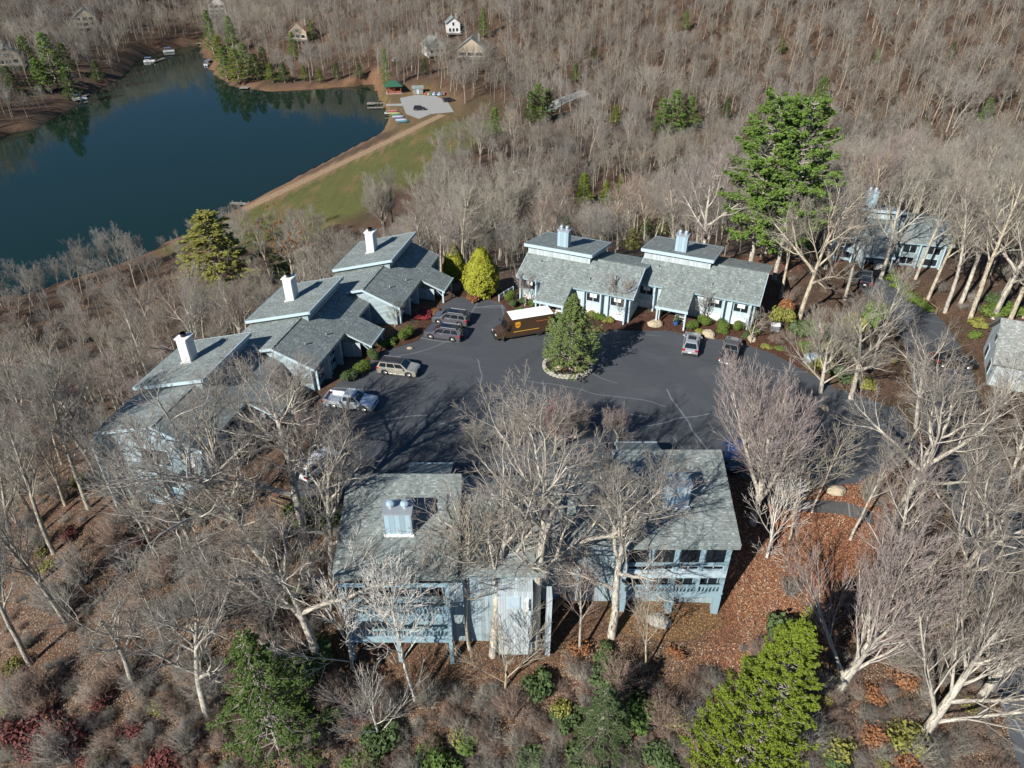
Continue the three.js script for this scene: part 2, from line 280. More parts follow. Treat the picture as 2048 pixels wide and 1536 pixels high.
const clayBank = [[34, -101, 9], [43, -103, 7], [28, -48, 9], [24, -42, 7], [30, -53, 5], [20, -35, 6]];
{
  const g = new Geo(); g.c = [];
  const nx = new Float32Array(3);
  for (let j = 0; j < GF; j++) for (let i = 0; i < GX; i++) {
    const x = gx[i], z = -gf[j], y = heights[j * GX + i], i0 = Math.max(0, i - 1), i1 = Math.min(GX - 1, i + 1), j0 = Math.max(0, j - 1), j1 = Math.min(GF - 1, j + 1);
    const n = V(-(heights[j * GX + i1] - heights[j * GX + i0]) / (gx[i1] - gx[i0]), 1, (heights[j1 * GX + i] - heights[j0 * GX + i]) / (gf[j1] - gf[j0])).normalize();
    g.vert(x, y, z, n.x, n.y, n.z, x, z);
    const a = fbm(x * 0.05, z * 0.05, 2), b = fbm(x * 0.3, z * 0.3, 5);
    let c = [0.21 + 0.05 * a + 0.05 * b, 0.155 + 0.04 * a + 0.035 * b, 0.11 + 0.03 * a + 0.025 * b];
    const mix = (q, k) => { k = clamp(k, 0, 1); c = c.map((v, m) => v + (q[m] - v) * k); };
    mix([0.15, 0.16, 0.06], smooth(0.25, 0.7, fbm(x * 0.06, z * 0.06, 9)) * 0.5);
    if (-z < 60) mix([0.3, 0.21, 0.14], smooth(-0.1, 0.6, fbm(x * 0.13, z * 0.13, 12)) * 0.5);
    for (const [cx, cz, cr] of clayBank) mix([0.42, 0.22, 0.13], (1 - smooth(cr * 0.5, cr, Math.hypot(x - cx, z - cz) + 2 * b)) * 0.85);
    const [dd, t] = segDist(dam.a[0], dam.a[1], dam.b[0], dam.b[1], x, z), side = (dam.b[0] - dam.a[0]) * (z - dam.a[1]) - (dam.b[1] - dam.a[1]) * (x - dam.a[0]);
    if (dd < 34 && side > 0) mix(b + a * 0.6 > 0.3 ? [0.4, 0.38, 0.15] : [0.25, 0.34, 0.09], (1 - smooth(27, 33, dd + 3 * a)) * (t > 0.985 ? 0.2 : 0.95));
    if (dd < 2.6 + 0.5 * b) mix([0.6, 0.5, 0.32], 0.9);
    if (-z > 110) {
      const s = edgeDist(lakeShore, x, z);
      if (s > -3 && s < 3.2 + 1.5 * b) mix([0.46, 0.32, 0.2], x > -150 ? 0.7 : 0.2);
      if (s < -3) mix([0.05, 0.06, 0.04], 1);
      const e = edgeDist(beach, x, z); if (e < 6) mix(b > 0.1 ? [0.3, 0.28, 0.12] : [0.36, 0.3, 0.17], 1 - smooth(2, 6, e));
    }
    const [dr] = lineDist(driveLine, x, z); if (dr < 4.6) mix([0.16, 0.13, 0.06], 0.6);
    g.c.push(...c.map((v) => clamp(v * (1 + 0.25 * noise(x * 0.9, z * 0.9, 1.3)), 0.02, 0.8)));
  }
  for (let j = 0; j + 1 < GF; j++) for (let i = 0; i + 1 < GX; i++) { const k = j * GX + i; g.i.push(k, k + 1, k + GX + 1, k, k + GX + 1, k + GX); }
  structure('ground', g, std(lin(1.25, 1.25, 1.25), { map: litterTex, vertexColors: true, roughness: 1 }), 'leaf covered wooded hillside around the buildings and the lake');
}
function flat(poly, y, name, mat, label) {
  const shape = new THREE.Shape(poly.map(([x, z]) => new THREE.Vector2(x, -z))), g = new THREE.ShapeGeometry(shape), p = g.attributes.position, uv = g.attributes.uv;
  for (let i = 0; i < p.count; i++) { const x = p.getX(i), F = p.getY(i); p.setXYZ(i, x, typeof y === 'function' ? y(x, -F) : y, -F); uv.setXY(i, x, F); }
  g.computeVertexNormals(); const n = g.attributes.normal; for (let i = 0; i < n.count; i++) if (n.getY(i) < 0) n.setXYZ(i, -n.getX(i), -n.getY(i), -n.getZ(i));
  return structure(name, g, mat, label);
}
function ribbon(line, half, lift, name, mat, label) {
  const g = new Geo(), curve = new THREE.CatmullRomCurve3(line.map(([x, F, y]) => V(x, y, -F))), n = line.length * 7; let along = 0, last = null;
  for (let i = 0; i <= n; i++) {
    const p = curve.getPoint(i / n), d = curve.getTangent(i / n), s = V(-d.z, 0, d.x).normalize(); if (last) along += p.distanceTo(last); last = p;
    for (let k = -3; k <= 3; k++) { const x = p.x + s.x * half * k / 3, z = p.z + s.z * half * k / 3; g.vert(x, ground(x, z) + lift, z, 0, 1, 0, x, z); }
    if (i) for (let k = 0; k < 6; k++) { const a = (i - 1) * 7 + k, b = i * 7 + k; g.i.push(a, a + 1, b + 1, a, b + 1, b); }
  }
  const b = g.build(); b.computeVertexNormals(); return structure(name, b, mat, label);
}
// asphalt: sealed surface with faded filler lines along its cracks, tyre-worn streaks, old patches
srand(31);
const asphaltTex = canvasTex(2048, 2048, (g, w, h) => {   // 80 m tile laid once over the court
  g.fillStyle = grey(0.5); g.fillRect(0, 0, w, h);
  for (let k = 0; k < 260; k++) { g.fillStyle = rnd() < 0.5 ? `rgba(80,80,84,${0.08 + 0.1 * rnd()})` : `rgba(175,175,172,${0.05 + 0.09 * rnd()})`; g.beginPath(); g.ellipse(rnd() * w, rnd() * h, 20 + rnd() * 130, 8 + rnd() * 40, rnd() * 3, 0, 6.3); g.fill(); }
  for (let k = 0; k < 900; k++) { g.strokeStyle = rnd() < 0.6 ? `rgba(190,190,188,${0.06 + 0.12 * rnd()})` : `rgba(60,60,64,${0.05 + 0.07 * rnd()})`; g.lineWidth = 1 + rnd() * 3; const x = rnd() * w, y = rnd() * h, l = 40 + rnd() * 200, a = -0.25 + rnd() * 0.5; g.beginPath(); g.moveTo(x, y); g.quadraticCurveTo(x + l / 2, y + a * l * 0.5 + 8 * (rnd() - 0.5), x + l, y + a * l); g.stroke(); }
  for (let k = 0; k < 110; k++) {
    let x = rnd() * w, y = rnd() * h, a = rnd() < 0.55 ? rr(-0.2, 0.25) : rr(1.2, 1.9); const n = 8 + Math.floor(rnd() * 26); g.strokeStyle = `rgba(225,225,220,${0.45 + 0.45 * rnd()})`; g.lineWidth = 2.2 + rnd() * 2.6; g.beginPath(); g.moveTo(x, y);
    for (let s = 0; s < n; s++) { a += (rnd() - 0.5) * 0.35; x += Math.cos(a) * 14; y += Math.sin(a) * 14; g.lineTo(x, y); } g.stroke();
  }
  for (let k = 0; k < 60000; k++) { g.fillStyle = rnd() < 0.5 ? 'rgba(30,30,32,0.22)' : 'rgba(200,200,200,0.14)'; g.fillRect(rnd() * w, rnd() * h, 1 + rnd() * 1.6, 1 + rnd() * 1.6); }
}, [1 / 80, 1 / 80]);
M.asphalt = std(lin(0.27, 0.3, 0.335), { map: asphaltTex, roughness: 0.82 });
M.asphaltOld = std(lin(0.23, 0.235, 0.245), { map: asphaltTex, roughness: 0.9 });
const raggedEdge = []; lotEdge.forEach((a, i) => { const b = lotEdge[(i + 1) % lotEdge.length], n = Math.max(1, Math.round(Math.hypot(b[0] - a[0], b[1] - a[1]) / 0.8)); for (let k = 0; k < n; k++) { const x = a[0] + (b[0] - a[0]) * k / n, z = a[1] + (b[1] - a[1]) * k / n; raggedEdge.push([x + 0.5 * noise(x * 0.6, z * 0.6, 2) + rr(-0.07, 0.07), z + 0.5 * noise(x * 0.6, z * 0.6, 8) + rr(-0.07, 0.07)]); } });
flat(raggedEdge, (x, z) => Math.max(0.03, ground(x, z) + 0.03), 'parking_lot', M.asphalt, 'dark asphalt parking court between the grey roofed buildings');
ribbon(driveLine, 3.3, 0.045, 'driveway', M.asphalt, 'dark asphalt drive winding past the wooded houses');
ribbon(leftRoad, 2.8, 0.05, 'lane', M.asphaltOld, 'grey asphalt lane below the leafy slope');
flat(valleyLot, -39.9, 'valley_car_park', M.asphaltOld, 'small asphalt pad in the valley under bare trees');
flat(px([[800, 196], [830, 190], [868, 190], [895, 203], [908, 224], [862, 228], [838, 238], [812, 228], [806, 212], [772, 212], [772, 208], [803, 207]], -29.5), -29.5, 'gravel_car_park', M.gravel, 'pale gravel car park beside the lake beach');
ribbon([[dam.a[0], -dam.a[1], 0], [(dam.a[0] + dam.b[0]) / 2, -(dam.a[1] + dam.b[1]) / 2, 0], [dam.b[0], -dam.b[1], 0]], 1.6, 0.08, 'dam_path', std(lin(0.95, 0.84, 0.6), { map: litterTex, roughness: 1 }), 'tan gravel track along the top of the dam');
{ const q = [[1098, 224], [1106, 214], [1128, 202], [1152, 192], [1174, 186]].map(([u, v]) => { const h = hit(u, v); return [h.x, -h.z, h.y]; }); ribbon(q, 2.6, 0.25, 'hill_road', M.gravel, 'pale road showing through the bare woods'); }
{
  const shape = new THREE.Shape(lakeShore.map(([x, z]) => new THREE.Vector2(x, -z))), g = new THREE.ShapeGeometry(shape); g.rotateX(-Math.PI / 2); g.translate(0, LAKE, 0);
  const rip = canvasTex(512, 512, (c, w, h) => { c.fillStyle = grey(0.5); c.fillRect(0, 0, w, h); for (let k = 0; k < 2600; k++) { c.fillStyle = rnd() < 0.5 ? 'rgba(90,90,90,0.08)' : 'rgba(170,170,170,0.08)'; c.beginPath(); c.ellipse(rnd() * w, rnd() * h, 6 + rnd() * 26, 2 + rnd() * 5, rnd() * 0.6, 0, 6.3); c.fill(); } }, [1 / 14, 1 / 14], false);
  const uv = g.attributes.uv, p = g.attributes.position; for (let i = 0; i < p.count; i++) uv.setXY(i, p.getX(i), p.getZ(i));
  structure('lake', g, new THREE.MeshPhysicalMaterial({ color: lin(0.007, 0.02, 0.0125), roughness: 0.04, ior: 1.33, bumpMap: rip, bumpScale: 0.012 }), 'dark teal lake with reflections of its wooded shores');
}
// ---------------------------------------------------------------- the condominium units
// local axes: x along the unit, z towards the parking court (front eave at z = 0), y up from the court
function windowPart(parent, x0, x1, y0, y1, z, sgn, opt = {}) {   // on a wall facing +z (sgn 1) or -z (sgn -1): frame, pane, blind
  const f = new Geo(), t = 0.09, d = 0.07 * sgn, a = Math.min(z, z + d), b = Math.max(z, z + d);
  f.box(x0, x0 + t, y0, y1, a, b).box(x1 - t, x1, y0, y1, a, b).box(x0 + t, x1 - t, y0, y0 + t, a, b).box(x0 + t, x1 - t, y1 - t, y1, a, b);
  for (let k = 1; k < (opt.panes ?? 1); k++) { const m = x0 + (x1 - x0) * k / opt.panes; f.box(m - 0.035, m + 0.035, y0 + t, y1 - t, a, b); }
  const w = mesh('window', f, opt.frame ?? M.trimPale, parent);
  mesh('pane', BOX(x0 + t, x1 - t, y0 + t, y1 - t, z + (sgn > 0 ? 0.012 : -0.03), z + (sgn > 0 ? 0.03 : -0.012)), opt.blind ? M.blind : M.glass, w);
  return w;
}
function railPart(parent, x0, x1, y, z, dx = 1) {   // railing along x: rails and balusters, each baluster its own piece
  const g = new Geo().box(x0, x1, y + 0.92, y + 1.0, z - 0.07, z + 0.07).box(x0, x1, y + 0.1, y + 0.2, z - 0.05, z + 0.05), r = mesh('railing', g, M.trim, parent);
  const b = BOX(-0.05, 0.05, 0.2, 0.92, -0.03, 0.03).build(), n = Math.max(2, Math.round((x1 - x0) / 0.3));
  for (let k = 0; k < n; k++) { const m = mesh('baluster', b, M.trim, r); m.position.set(x0 + (k + 0.5) * (x1 - x0) / n, y, z); }
  return r;
}
function roofSlab(parent, name, x0, x1, y0, z0, y1, z1, mat, th = 0.16) {   // eave (y0, z0) to top (y1, z1)
  const g = new Geo(), a = [x0, y0, z0], b = [x1, y0, z0], c = [x1, y1, z1], d = [x0, y1, z1];
  if (z0 > z1) g.slab(a, b, c, d, th); else g.slab(b, a, d, c, th);
  return mesh(name, g, mat, parent);
}
function unit(o) {
  const L = 15.7, t = thing('condominium_unit', o.label, 'house', [o.x, o.y ?? 0, o.z], o.turn, o.group), lift = o.lift ?? 0;
  const rake = o.rake ?? M.trimPale;
  const X = (a, b) => (o.mirror ? [L - b, L - a] : [a, b]);
  const e = 3.2 + lift, rz = -4.8, ry = e + 2.0, bz = -11.6, by = e + 0.15, low = o.low ?? -6, roof = o.roof ?? M.roof;
  const front = (z) => e + (0 - z) * 2.0 / 4.8;
  // shed roof over the half with the chimney
  const [s0, s1] = X(6.7, 16.0), sz = -3.4, sy = e + 3.1, lz = -11.9, ly = o.shedLow ? e + o.shedLow : e + 0.75;
  // walls
  const wl = o.wall ?? M.wall;
  mesh('wall', BOX(0.5, L - 0.5, low, e - 0.1, -0.95, -0.75), wl, t);
  if (o.back !== false) mesh('wall', BOX(0.5, L - 0.5, low, by - 0.1, -10.9, -10.7), wl, t);
  const gable = [[-0.95, low], [-0.95, front(-0.95) - 0.2], [rz, ry - 0.2], [-10.7, by + 0.1], [-10.7, low]];
  mesh('wall', new Geo().poly(gable, [0.5, 0.7], 'x'), wl, t); mesh('wall', new Geo().poly(gable, [L - 0.7, L - 0.5], 'x'), wl, t);
  // main roof, front slope with the entry canopy continuing it, back slope
  roofSlab(t, 'roof', 0, L, e, 0, ry, rz, roof);
  roofSlab(t, 'roof', 0, L, by, bz, ry, rz, roof);
  mesh('ridge_cap', new Geo().slab([0, ry + 0.03, rz + 0.16], [L, ry + 0.03, rz + 0.16], [L, ry + 0.03, rz - 0.16], [0, ry + 0.03, rz - 0.16], 0.08), roof, t);
  const [c0, c1] = X(8, 12), cz = 3.1, cy = e - cz * 2.0 / 4.8;
  roofSlab(t, 'canopy_roof', c0, c1, cy, cz, e - 0.01, 0.02, roof, 0.14);
  const can = mesh('canopy_fascia', new Geo().box(c0 - 0.06, c1 + 0.06, cy - 0.3, cy + 0.02, cz + 0.005, cz + 0.09), M.trimPale, t);
  for (const cx of [c0 + 0.02, c1 - 0.14]) mesh('rake_board', new Geo().hexa([[cx, cy - 0.32, cz], [cx + 0.12, cy - 0.32, cz], [cx + 0.12, e - 0.34, 0], [cx, e - 0.34, 0]], [[cx, cy - 0.145, cz], [cx + 0.12, cy - 0.145, cz], [cx + 0.12, e - 0.16, 0], [cx, e - 0.16, 0]]), M.trimPale, can);
  for (const cx of [c0 + 0.12, c1 - 0.32]) { mesh('post', BOX(cx, cx + 0.2, low * 0.1 - 0.4, cy - 0.2, cz - 0.35, cz - 0.15), M.trimPale, t); mesh('brace', new Geo().beam([cx + 0.1, cy - 0.9, cz - 0.3], [cx + 0.1, cy - 0.1, cz - 1.1], 0.09, 0.09), M.trimPale, t); }
  // entry: recessed door, stair with pale treads
  const em = (c0 + c1) / 2;
  mesh('entry_recess', BOX(c0 + 0.3, c1 - 0.3, low * 0.1, e - 0.5, -0.75, -0.68), wl, t);
  const door = mesh('door', BOX(em + 0.3, em + 1.25, 0.75, 2.85, -0.68, -0.6), M.trim, t); mesh('handle', BOX(em + 0.38, em + 0.44, 1.6, 1.75, -0.6, -0.55), M.galv, door);
  for (let k = 0; k < 5; k++) mesh('tread', BOX(em + 0.1, em + 1.5, 0.02 + k * 0.17, 0.12 + k * 0.17, 1.3 - k * 0.32, 1.6 - k * 0.32), M.white, t);
  mesh('entry_wall', BOX(c0 + 0.2, c0 + 0.34, -0.3, cy - 0.1, -0.6, 1.6), M.wallPale, t);
  // window bays with projecting fins
  for (const bx of o.bays ?? [1.2, 4.4, 13.2]) {
    const [a, b] = X(bx, bx + 1.9), top = e - 0.75;
    windowPart(t, a, b, 1.5 + lift * 0.7, top, -0.75, 1, { panes: 2 });
    windowPart(t, a, b, 0.3, 1.2 + lift * 0.35, -0.75, 1, { panes: 2, blind: o.blinds });
    if (o.blinds) mesh('blind', BOX(a + 0.5, b - 0.5, top - 0.62, top - 0.1, -0.715, -0.69), M.blind, t);
    mesh('fin', BOX(b + 0.12, b + 0.3, -0.3, e - 0.2, -0.7, -0.02), M.trimPale, t);
    mesh('fin', BOX(a - 0.3, a - 0.12, -0.3, e - 0.2, -0.7, -0.3), M.trimPale, t);
  }
  mesh('band_board', BOX(0.5, L - 0.5, e - 0.55, e - 0.3, -0.75, -0.7), M.trimPale, t);
  mesh('band_board', BOX(0.5, L - 0.5, 0.0, 0.18, -0.75, -0.71), M.trim, t);
  // fascias
  mesh('eave_fascia', BOX(0, L, e - 0.36, e - 0.165, -0.09, -0.01), M.trim, t);
  for (const gxx of [-0.07, L]) {
    const q = (y, z) => [[gxx, y, z], [gxx + 0.07, y, z]], mk = (ya, za, yb, zb) => new Geo().hexa([[gxx, ya - 0.3, za], [gxx + 0.07, ya - 0.3, za], [gxx + 0.07, yb - 0.3, zb], [gxx, yb - 0.3, zb]], [[gxx, ya + 0.01, za], [gxx + 0.07, ya + 0.01, za], [gxx + 0.07, yb + 0.01, zb], [gxx, yb + 0.01, zb]]);
    mesh('gable_fascia', mk(e, 0, ry, rz), rake, t); mesh('gable_fascia', mk(ry, rz - 0.005, by, bz), rake, t);
  }
  // clerestory and shed roof
  const cw = sz - 0.45;
  mesh('clerestory_wall', BOX(s0 + 0.35, s1 - 0.35, front(cw) - 0.4, sy - 0.3, cw - 0.15, cw), o.mirror ? M.wallPale : wl, t);
  const [v0, v1] = X(7.4, 9.7); windowPart(t, v0, v1, sy - 0.85, sy - 0.4, cw, 1, { panes: 1 });
  for (const sx of [s0 + 0.35, s1 - 0.5]) mesh('cheek_wall', new Geo().poly([[cw - 0.15, front(cw) - 0.5], [cw - 0.15, sy - 0.28], [lz + 0.9, ly + 0.1], [lz + 0.9, e - 0.3]], [sx, sx + 0.15], 'x'), wl, t);
  const shed = roofSlab(t, 'shed_roof', s0, s1, ly, lz, sy, sz, roof, 0.14);
  mesh('fascia', BOX(s0 - 0.02, s1 + 0.02, sy - 0.4, sy + 0.02, sz + 0.005, sz + 0.1), rake, shed);
  mesh('fascia', BOX(s0 - 0.02, s1 + 0.02, ly - 0.36, ly + 0.01, lz - 0.09, lz - 0.005), o.rake ?? M.trim, shed);
  for (const sx of [s0 - 0.08, s1 + 0.005]) mesh('fascia', new Geo().hexa([[sx, ly - 0.34, lz], [sx + 0.075, ly - 0.34, lz], [sx + 0.075, sy - 0.34, sz], [sx, sy - 0.34, sz]], [[sx, ly + 0.01, lz], [sx + 0.075, ly + 0.01, lz], [sx + 0.075, sy + 0.01, sz], [sx, sy + 0.01, sz]]), rake, shed);
  // chimney
  const [h0, h1] = X(11.3 - (o.chimney === 'white' ? 0.65 : o.ballCaps ? 1.05 : 0.75), 11.3 + (o.chimney === 'white' ? 0.65 : o.ballCaps ? 1.05 : 0.75)), hz = o.chimZ ?? -8, hd = o.chimney === 'white' ? 0.55 : o.ballCaps ? 0.75 : 0.55, ht = e + (o.chimH ?? 4.6), hs = ly + (sy - ly) * (hz - lz) / (sz - lz);
  const ch = mesh('chimney', BOX(h0, h1, hs - 1, ht, hz - hd, hz + hd), o.chimney === 'white' ? M.chimneyWhite : M.chimneyBlue, t);
  mesh('flashing', BOX(h0 - 0.12, h1 + 0.12, hs - 0.35, hs + 0.12 - hd * 0.28, hz - hd - 0.14, hz - hd - 0.005), M.white, ch);
  mesh('cap', BOX(h0 - 0.1, h1 + 0.1, ht, ht + 0.14, hz - hd - 0.1, hz + hd + 0.1), o.chimney === 'white' ? M.white : M.galv, ch);
  if (o.chimney === 'white') { mesh('flue', new Geo().cyl((h0 + h1) / 2, ht + 0.14, ht + 0.42, hz, 0.28, 0.28, 14), M.darkMetal, ch); mesh('flue_cap', new Geo().cyl((h0 + h1) / 2, ht + 0.47, ht + 0.55, hz, 0.36, 0.3, 14), M.darkMetal, ch); mesh('cap_post', new Geo().cyl((h0 + h1) / 2, ht + 0.4, ht + 0.48, hz, 0.1, 0.1, 8), M.darkMetal, ch); }
  else for (const k of [-1, 1]) { const fx = (h0 + h1) / 2 + k * (o.ballCaps ? 0.55 : 0.38); mesh('flue', new Geo().cyl(fx, ht + 0.14, ht + 0.5, hz, 0.22, 0.22, 12), M.galv, ch); mesh('flue_cap', new Geo().add(new THREE.SphereGeometry(o.ballCaps ? 0.36 : 0.26, 14, 8, 0, 6.3, 0, 1.7), at(fx, ht + 0.44, hz, 0, 0, 0, 1, 0.8, 1)), o.ballCaps ? M.chimneyBlue : M.galv, ch); }
  // vent pipes on the front slope
  for (const [vx, vz] of [[3.1, -2.4], [6.2, -1.4], [13.4, -2.7]]) { const [a] = X(vx, vx); mesh('vent_pipe', new Geo().cyl(a, front(vz) - 0.1, front(vz) + 0.4, vz, 0.08, 0.08, 8), M.galv, t); }
  return { t, L, e, X, low, s0, s1, ly, lz, by };
}
const rad = (d) => d * Math.PI / 180;
const row = 'staggered condominium units around the parking court';
unit({ x: -13.83, z: -79.98, turn: rad(76.8), chimney: 'white', roof: M.roof, label: 'condominium unit with white chimney next to the yellow green conifers', group: row });
unit({ x: -21.33, z: -66.22, turn: rad(76.8), chimney: 'white', roof: M.roof, label: 'middle condominium unit of the lakeside row, white chimney, leaves piled in its gutter', group: row });
const u3 = unit({ x: -28.75, z: -52.5, turn: rad(76.8), chimney: 'white', roof: M.roof, label: 'condominium unit with balconies on its gable end behind the bare oak', group: row });
const rT = rad(-23.5), r0 = [30.95, 80.79], along = (u, w) => [r0[0] + u * 0.917 - w * 0.399, -(r0[1] - u * 0.399 - w * 0.917)];
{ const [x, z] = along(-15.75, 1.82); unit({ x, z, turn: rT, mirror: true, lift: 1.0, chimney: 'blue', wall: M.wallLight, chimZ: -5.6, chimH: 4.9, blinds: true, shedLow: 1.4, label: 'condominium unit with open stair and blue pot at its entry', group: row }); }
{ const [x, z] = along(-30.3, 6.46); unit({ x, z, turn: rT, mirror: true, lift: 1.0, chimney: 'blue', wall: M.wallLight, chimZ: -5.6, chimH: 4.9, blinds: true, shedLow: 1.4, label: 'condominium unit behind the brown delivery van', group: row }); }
const fl = unit({ x: 2.5, z: -49.2, turn: Math.PI, chimney: 'blue', ballCaps: true, chimH: 3.7, chimZ: -7.9, low: -7, shedLow: 0.45, wall: M.wall, roof: M.roof, rake: M.roof, label: 'condominium unit with two open decks on posts above the brushy slope', group: row });
const fr = unit({ x: 17.7, z: -52.3, turn: Math.PI, mirror: true, chimney: 'blue', ballCaps: true, chimH: 3.7, chimZ: -7.9, low: -7, shedLow: 0.45, wall: M.wall, roof: M.roof, rake: M.roof, label: 'condominium unit with enclosed glazed porch over a railed deck', group: row });
// camera-side porches and decks (they stand on the back, z = -10.9 and beyond, of the two units with their backs to the slope)
{
  const { t, s0, s1, e, ly, lz } = fr, z = -11.55, base = -5.3;   // glazed porch
  const a = s0 + 0.6, b = s1 - 0.5, n = 4, w = (b - a) / n;
  for (let k = 0; k <= n; k++) mesh('porch_post', BOX(a + k * w - 0.13, a + k * w + 0.13, -2.4, e + 0.1, z - 0.14, z + 0.1), M.trim, t);
  mesh('porch_beam', BOX(a - 0.2, b + 0.2, e + 0.1, e + 0.32, z - 0.16, z + 0.12), M.trim, t);
  mesh('porch_beam', BOX(a - 0.12, b + 0.12, 1.05, 1.2, z - 0.12, z + 0.06), M.trim, t);
  mesh('porch_beam', BOX(a - 0.12, b + 0.12, -0.35, 0.45, z - 0.155, z + 0.06), M.trimPale, t);
  mesh('porch_beam', BOX(a - 0.12, b + 0.12, -2.75, -2.4, z - 0.155, z + 0.6), M.trim, t);
  for (let k = 0; k < n; k++) { windowPart(t, a + k * w + 0.15, a + (k + 1) * w - 0.15, 1.25, e + 0.05, z + 0.04, -1, { panes: 1, frame: M.trim }); windowPart(t, a + k * w + 0.15, a + (k + 1) * w - 0.15, 0.5, 1.0, z + 0.04, -1, { panes: 2, frame: M.trimPale }); windowPart(t, a + k * w + 0.15, a + (k + 1) * w - 0.15, -2.2, -0.4, -10.95, -1, { panes: 2, frame: M.trim }); }
  mesh('deck', BOX(a - 0.2, b + 0.2, -2.4, -2.25, z - 0.15, -10.95), M.trim, t);
  mesh('porch_floor', BOX(a - 0.1, b + 0.1, -0.3, -0.15, z - 0.1, -10.95), M.trim, t);
  railPart(t, a, b, -2.3, z - 0.1);
  for (const px_ of [a + 0.15, (a + b) / 2, b - 0.15]) mesh('deck_post', BOX(px_ - 0.28, px_ + 0.28, base - 1.2, -2.75, z - 0.2, z + 0.3), M.trim, t);
  mesh('side_wall', BOX(s0 + 0.5, s0 + 0.62, -2.4, e, z, -10.9), M.wall, t);
}
{
  const { t, s0, s1, e } = fl, z = -12.4, a = s0 + 0.7, b = s1 - 0.6;   // open decks on two levels
  for (const y of [-0.2, -2.9]) { mesh('deck', BOX(a - 0.1, b + 0.1, y - 0.25, y, z - 0.05, -10.95), M.trim, t); mesh('porch_beam', BOX(a - 0.12, b + 0.12, y - 0.45, y - 0.1, z - 0.2, z - 0.06), M.trim, t); railPart(t, a, b, y, z - 0.05); }
  for (const px_ of [a, (a + b) / 2 + 0.2, b]) mesh('deck_post', BOX(px_ - 0.15, px_ + 0.15, -7, px_ === a || px_ === b ? e - 0.1 : -0.4, z - 0.15, z + 0.15), M.trim, t);
  for (let k = 1; k < 4; k++) mesh('porch_post', BOX(a + (b - a) * k / 4 - 0.05, a + (b - a) * k / 4 + 0.05, 0, e, z - 0.05, z + 0.05), M.trim, t);
  mesh('porch_beam', BOX(a - 0.2, b + 0.2, e - 0.05, e + 0.2, z - 0.1, z + 0.1), M.trim, t);
  for (const y of [0.2, -2.6]) for (let k = 0; k < 3; k++) windowPart(t, a + 0.4 + k * 2.7, a + 2.8 + k * 2.7, y, y + 2.1, -10.9, -1, { panes: 2, frame: M.trim });
  // pale storage wing under the middle roof
  const wing = mesh('wing_wall', BOX(0.9, 3.6, -5.6, 2.2, -12.1, -10.9), M.wallPale, t); mesh('wing_window', BOX(1.9, 2.9, 0.2, 1.6, -12.16, -12.1), M.trimPale, wing); mesh('meter_box', BOX(1.2, 1.5, 0.1, 1.4, -12.3, -12.1), M.white, wing);
  mesh('skirt_wall', BOX(-0.6, -0.2, -5.6, 1.6, -12.2, -11.1), M.wallPale, t);
}
{
  const { t, e } = u3;   // balconies on the gable end, which faces -x
  for (const [y, k] of [[-0.1, 0], [-2.9, 1]]) {
    const d = mesh('balcony', BOX(-1.6, 0.5, y - 0.25, y, -8.4, -3.2), M.trim, t), g = new Geo().box(-1.62, -1.5, y + 0.9, y + 1.0, -8.4, -3.2).box(-1.6, -1.52, y + 0.1, y + 0.2, -8.4, -3.2), r = mesh('railing', g, M.trimPale, t), b = BOX(-0.03, 0.03, 0.2, 0.9, -0.05, 0.05).build();
    for (let q = 0; q < 17; q++) { const m = mesh('baluster', b, M.trimPale, r); m.position.set(-1.56, y, -8.25 + q * 0.305); }
    const wf = mesh('window', BOX(0.42, 0.49, y + 0.1, y + 2.2, -7.4, -4.2), M.trimPale, t); mesh('pane', BOX(0.38, 0.415, y + 0.25, y + 2.05, -7.25, -4.35), M.glass, wf);
  }
  mesh('balcony_post', BOX(-1.6, -1.44, -6, e - 0.4, -8.4, -8.24), M.trim, t); mesh('balcony_post', BOX(-1.6, -1.44, -6, e - 0.4, -3.36, -3.2), M.trim, t);
  mesh('fin_wall', BOX(-1.4, 0.5, -6, e + 0.2, -10.9, -10.7), M.wall, t);
  const wf = mesh('window', BOX(0.42, 0.49, 0.4, 2.3, -2.4, -1.5), M.white, t); mesh('pane', BOX(0.39, 0.415, 0.5, 2.2, -2.3, -1.6), M.blind, wf);
}
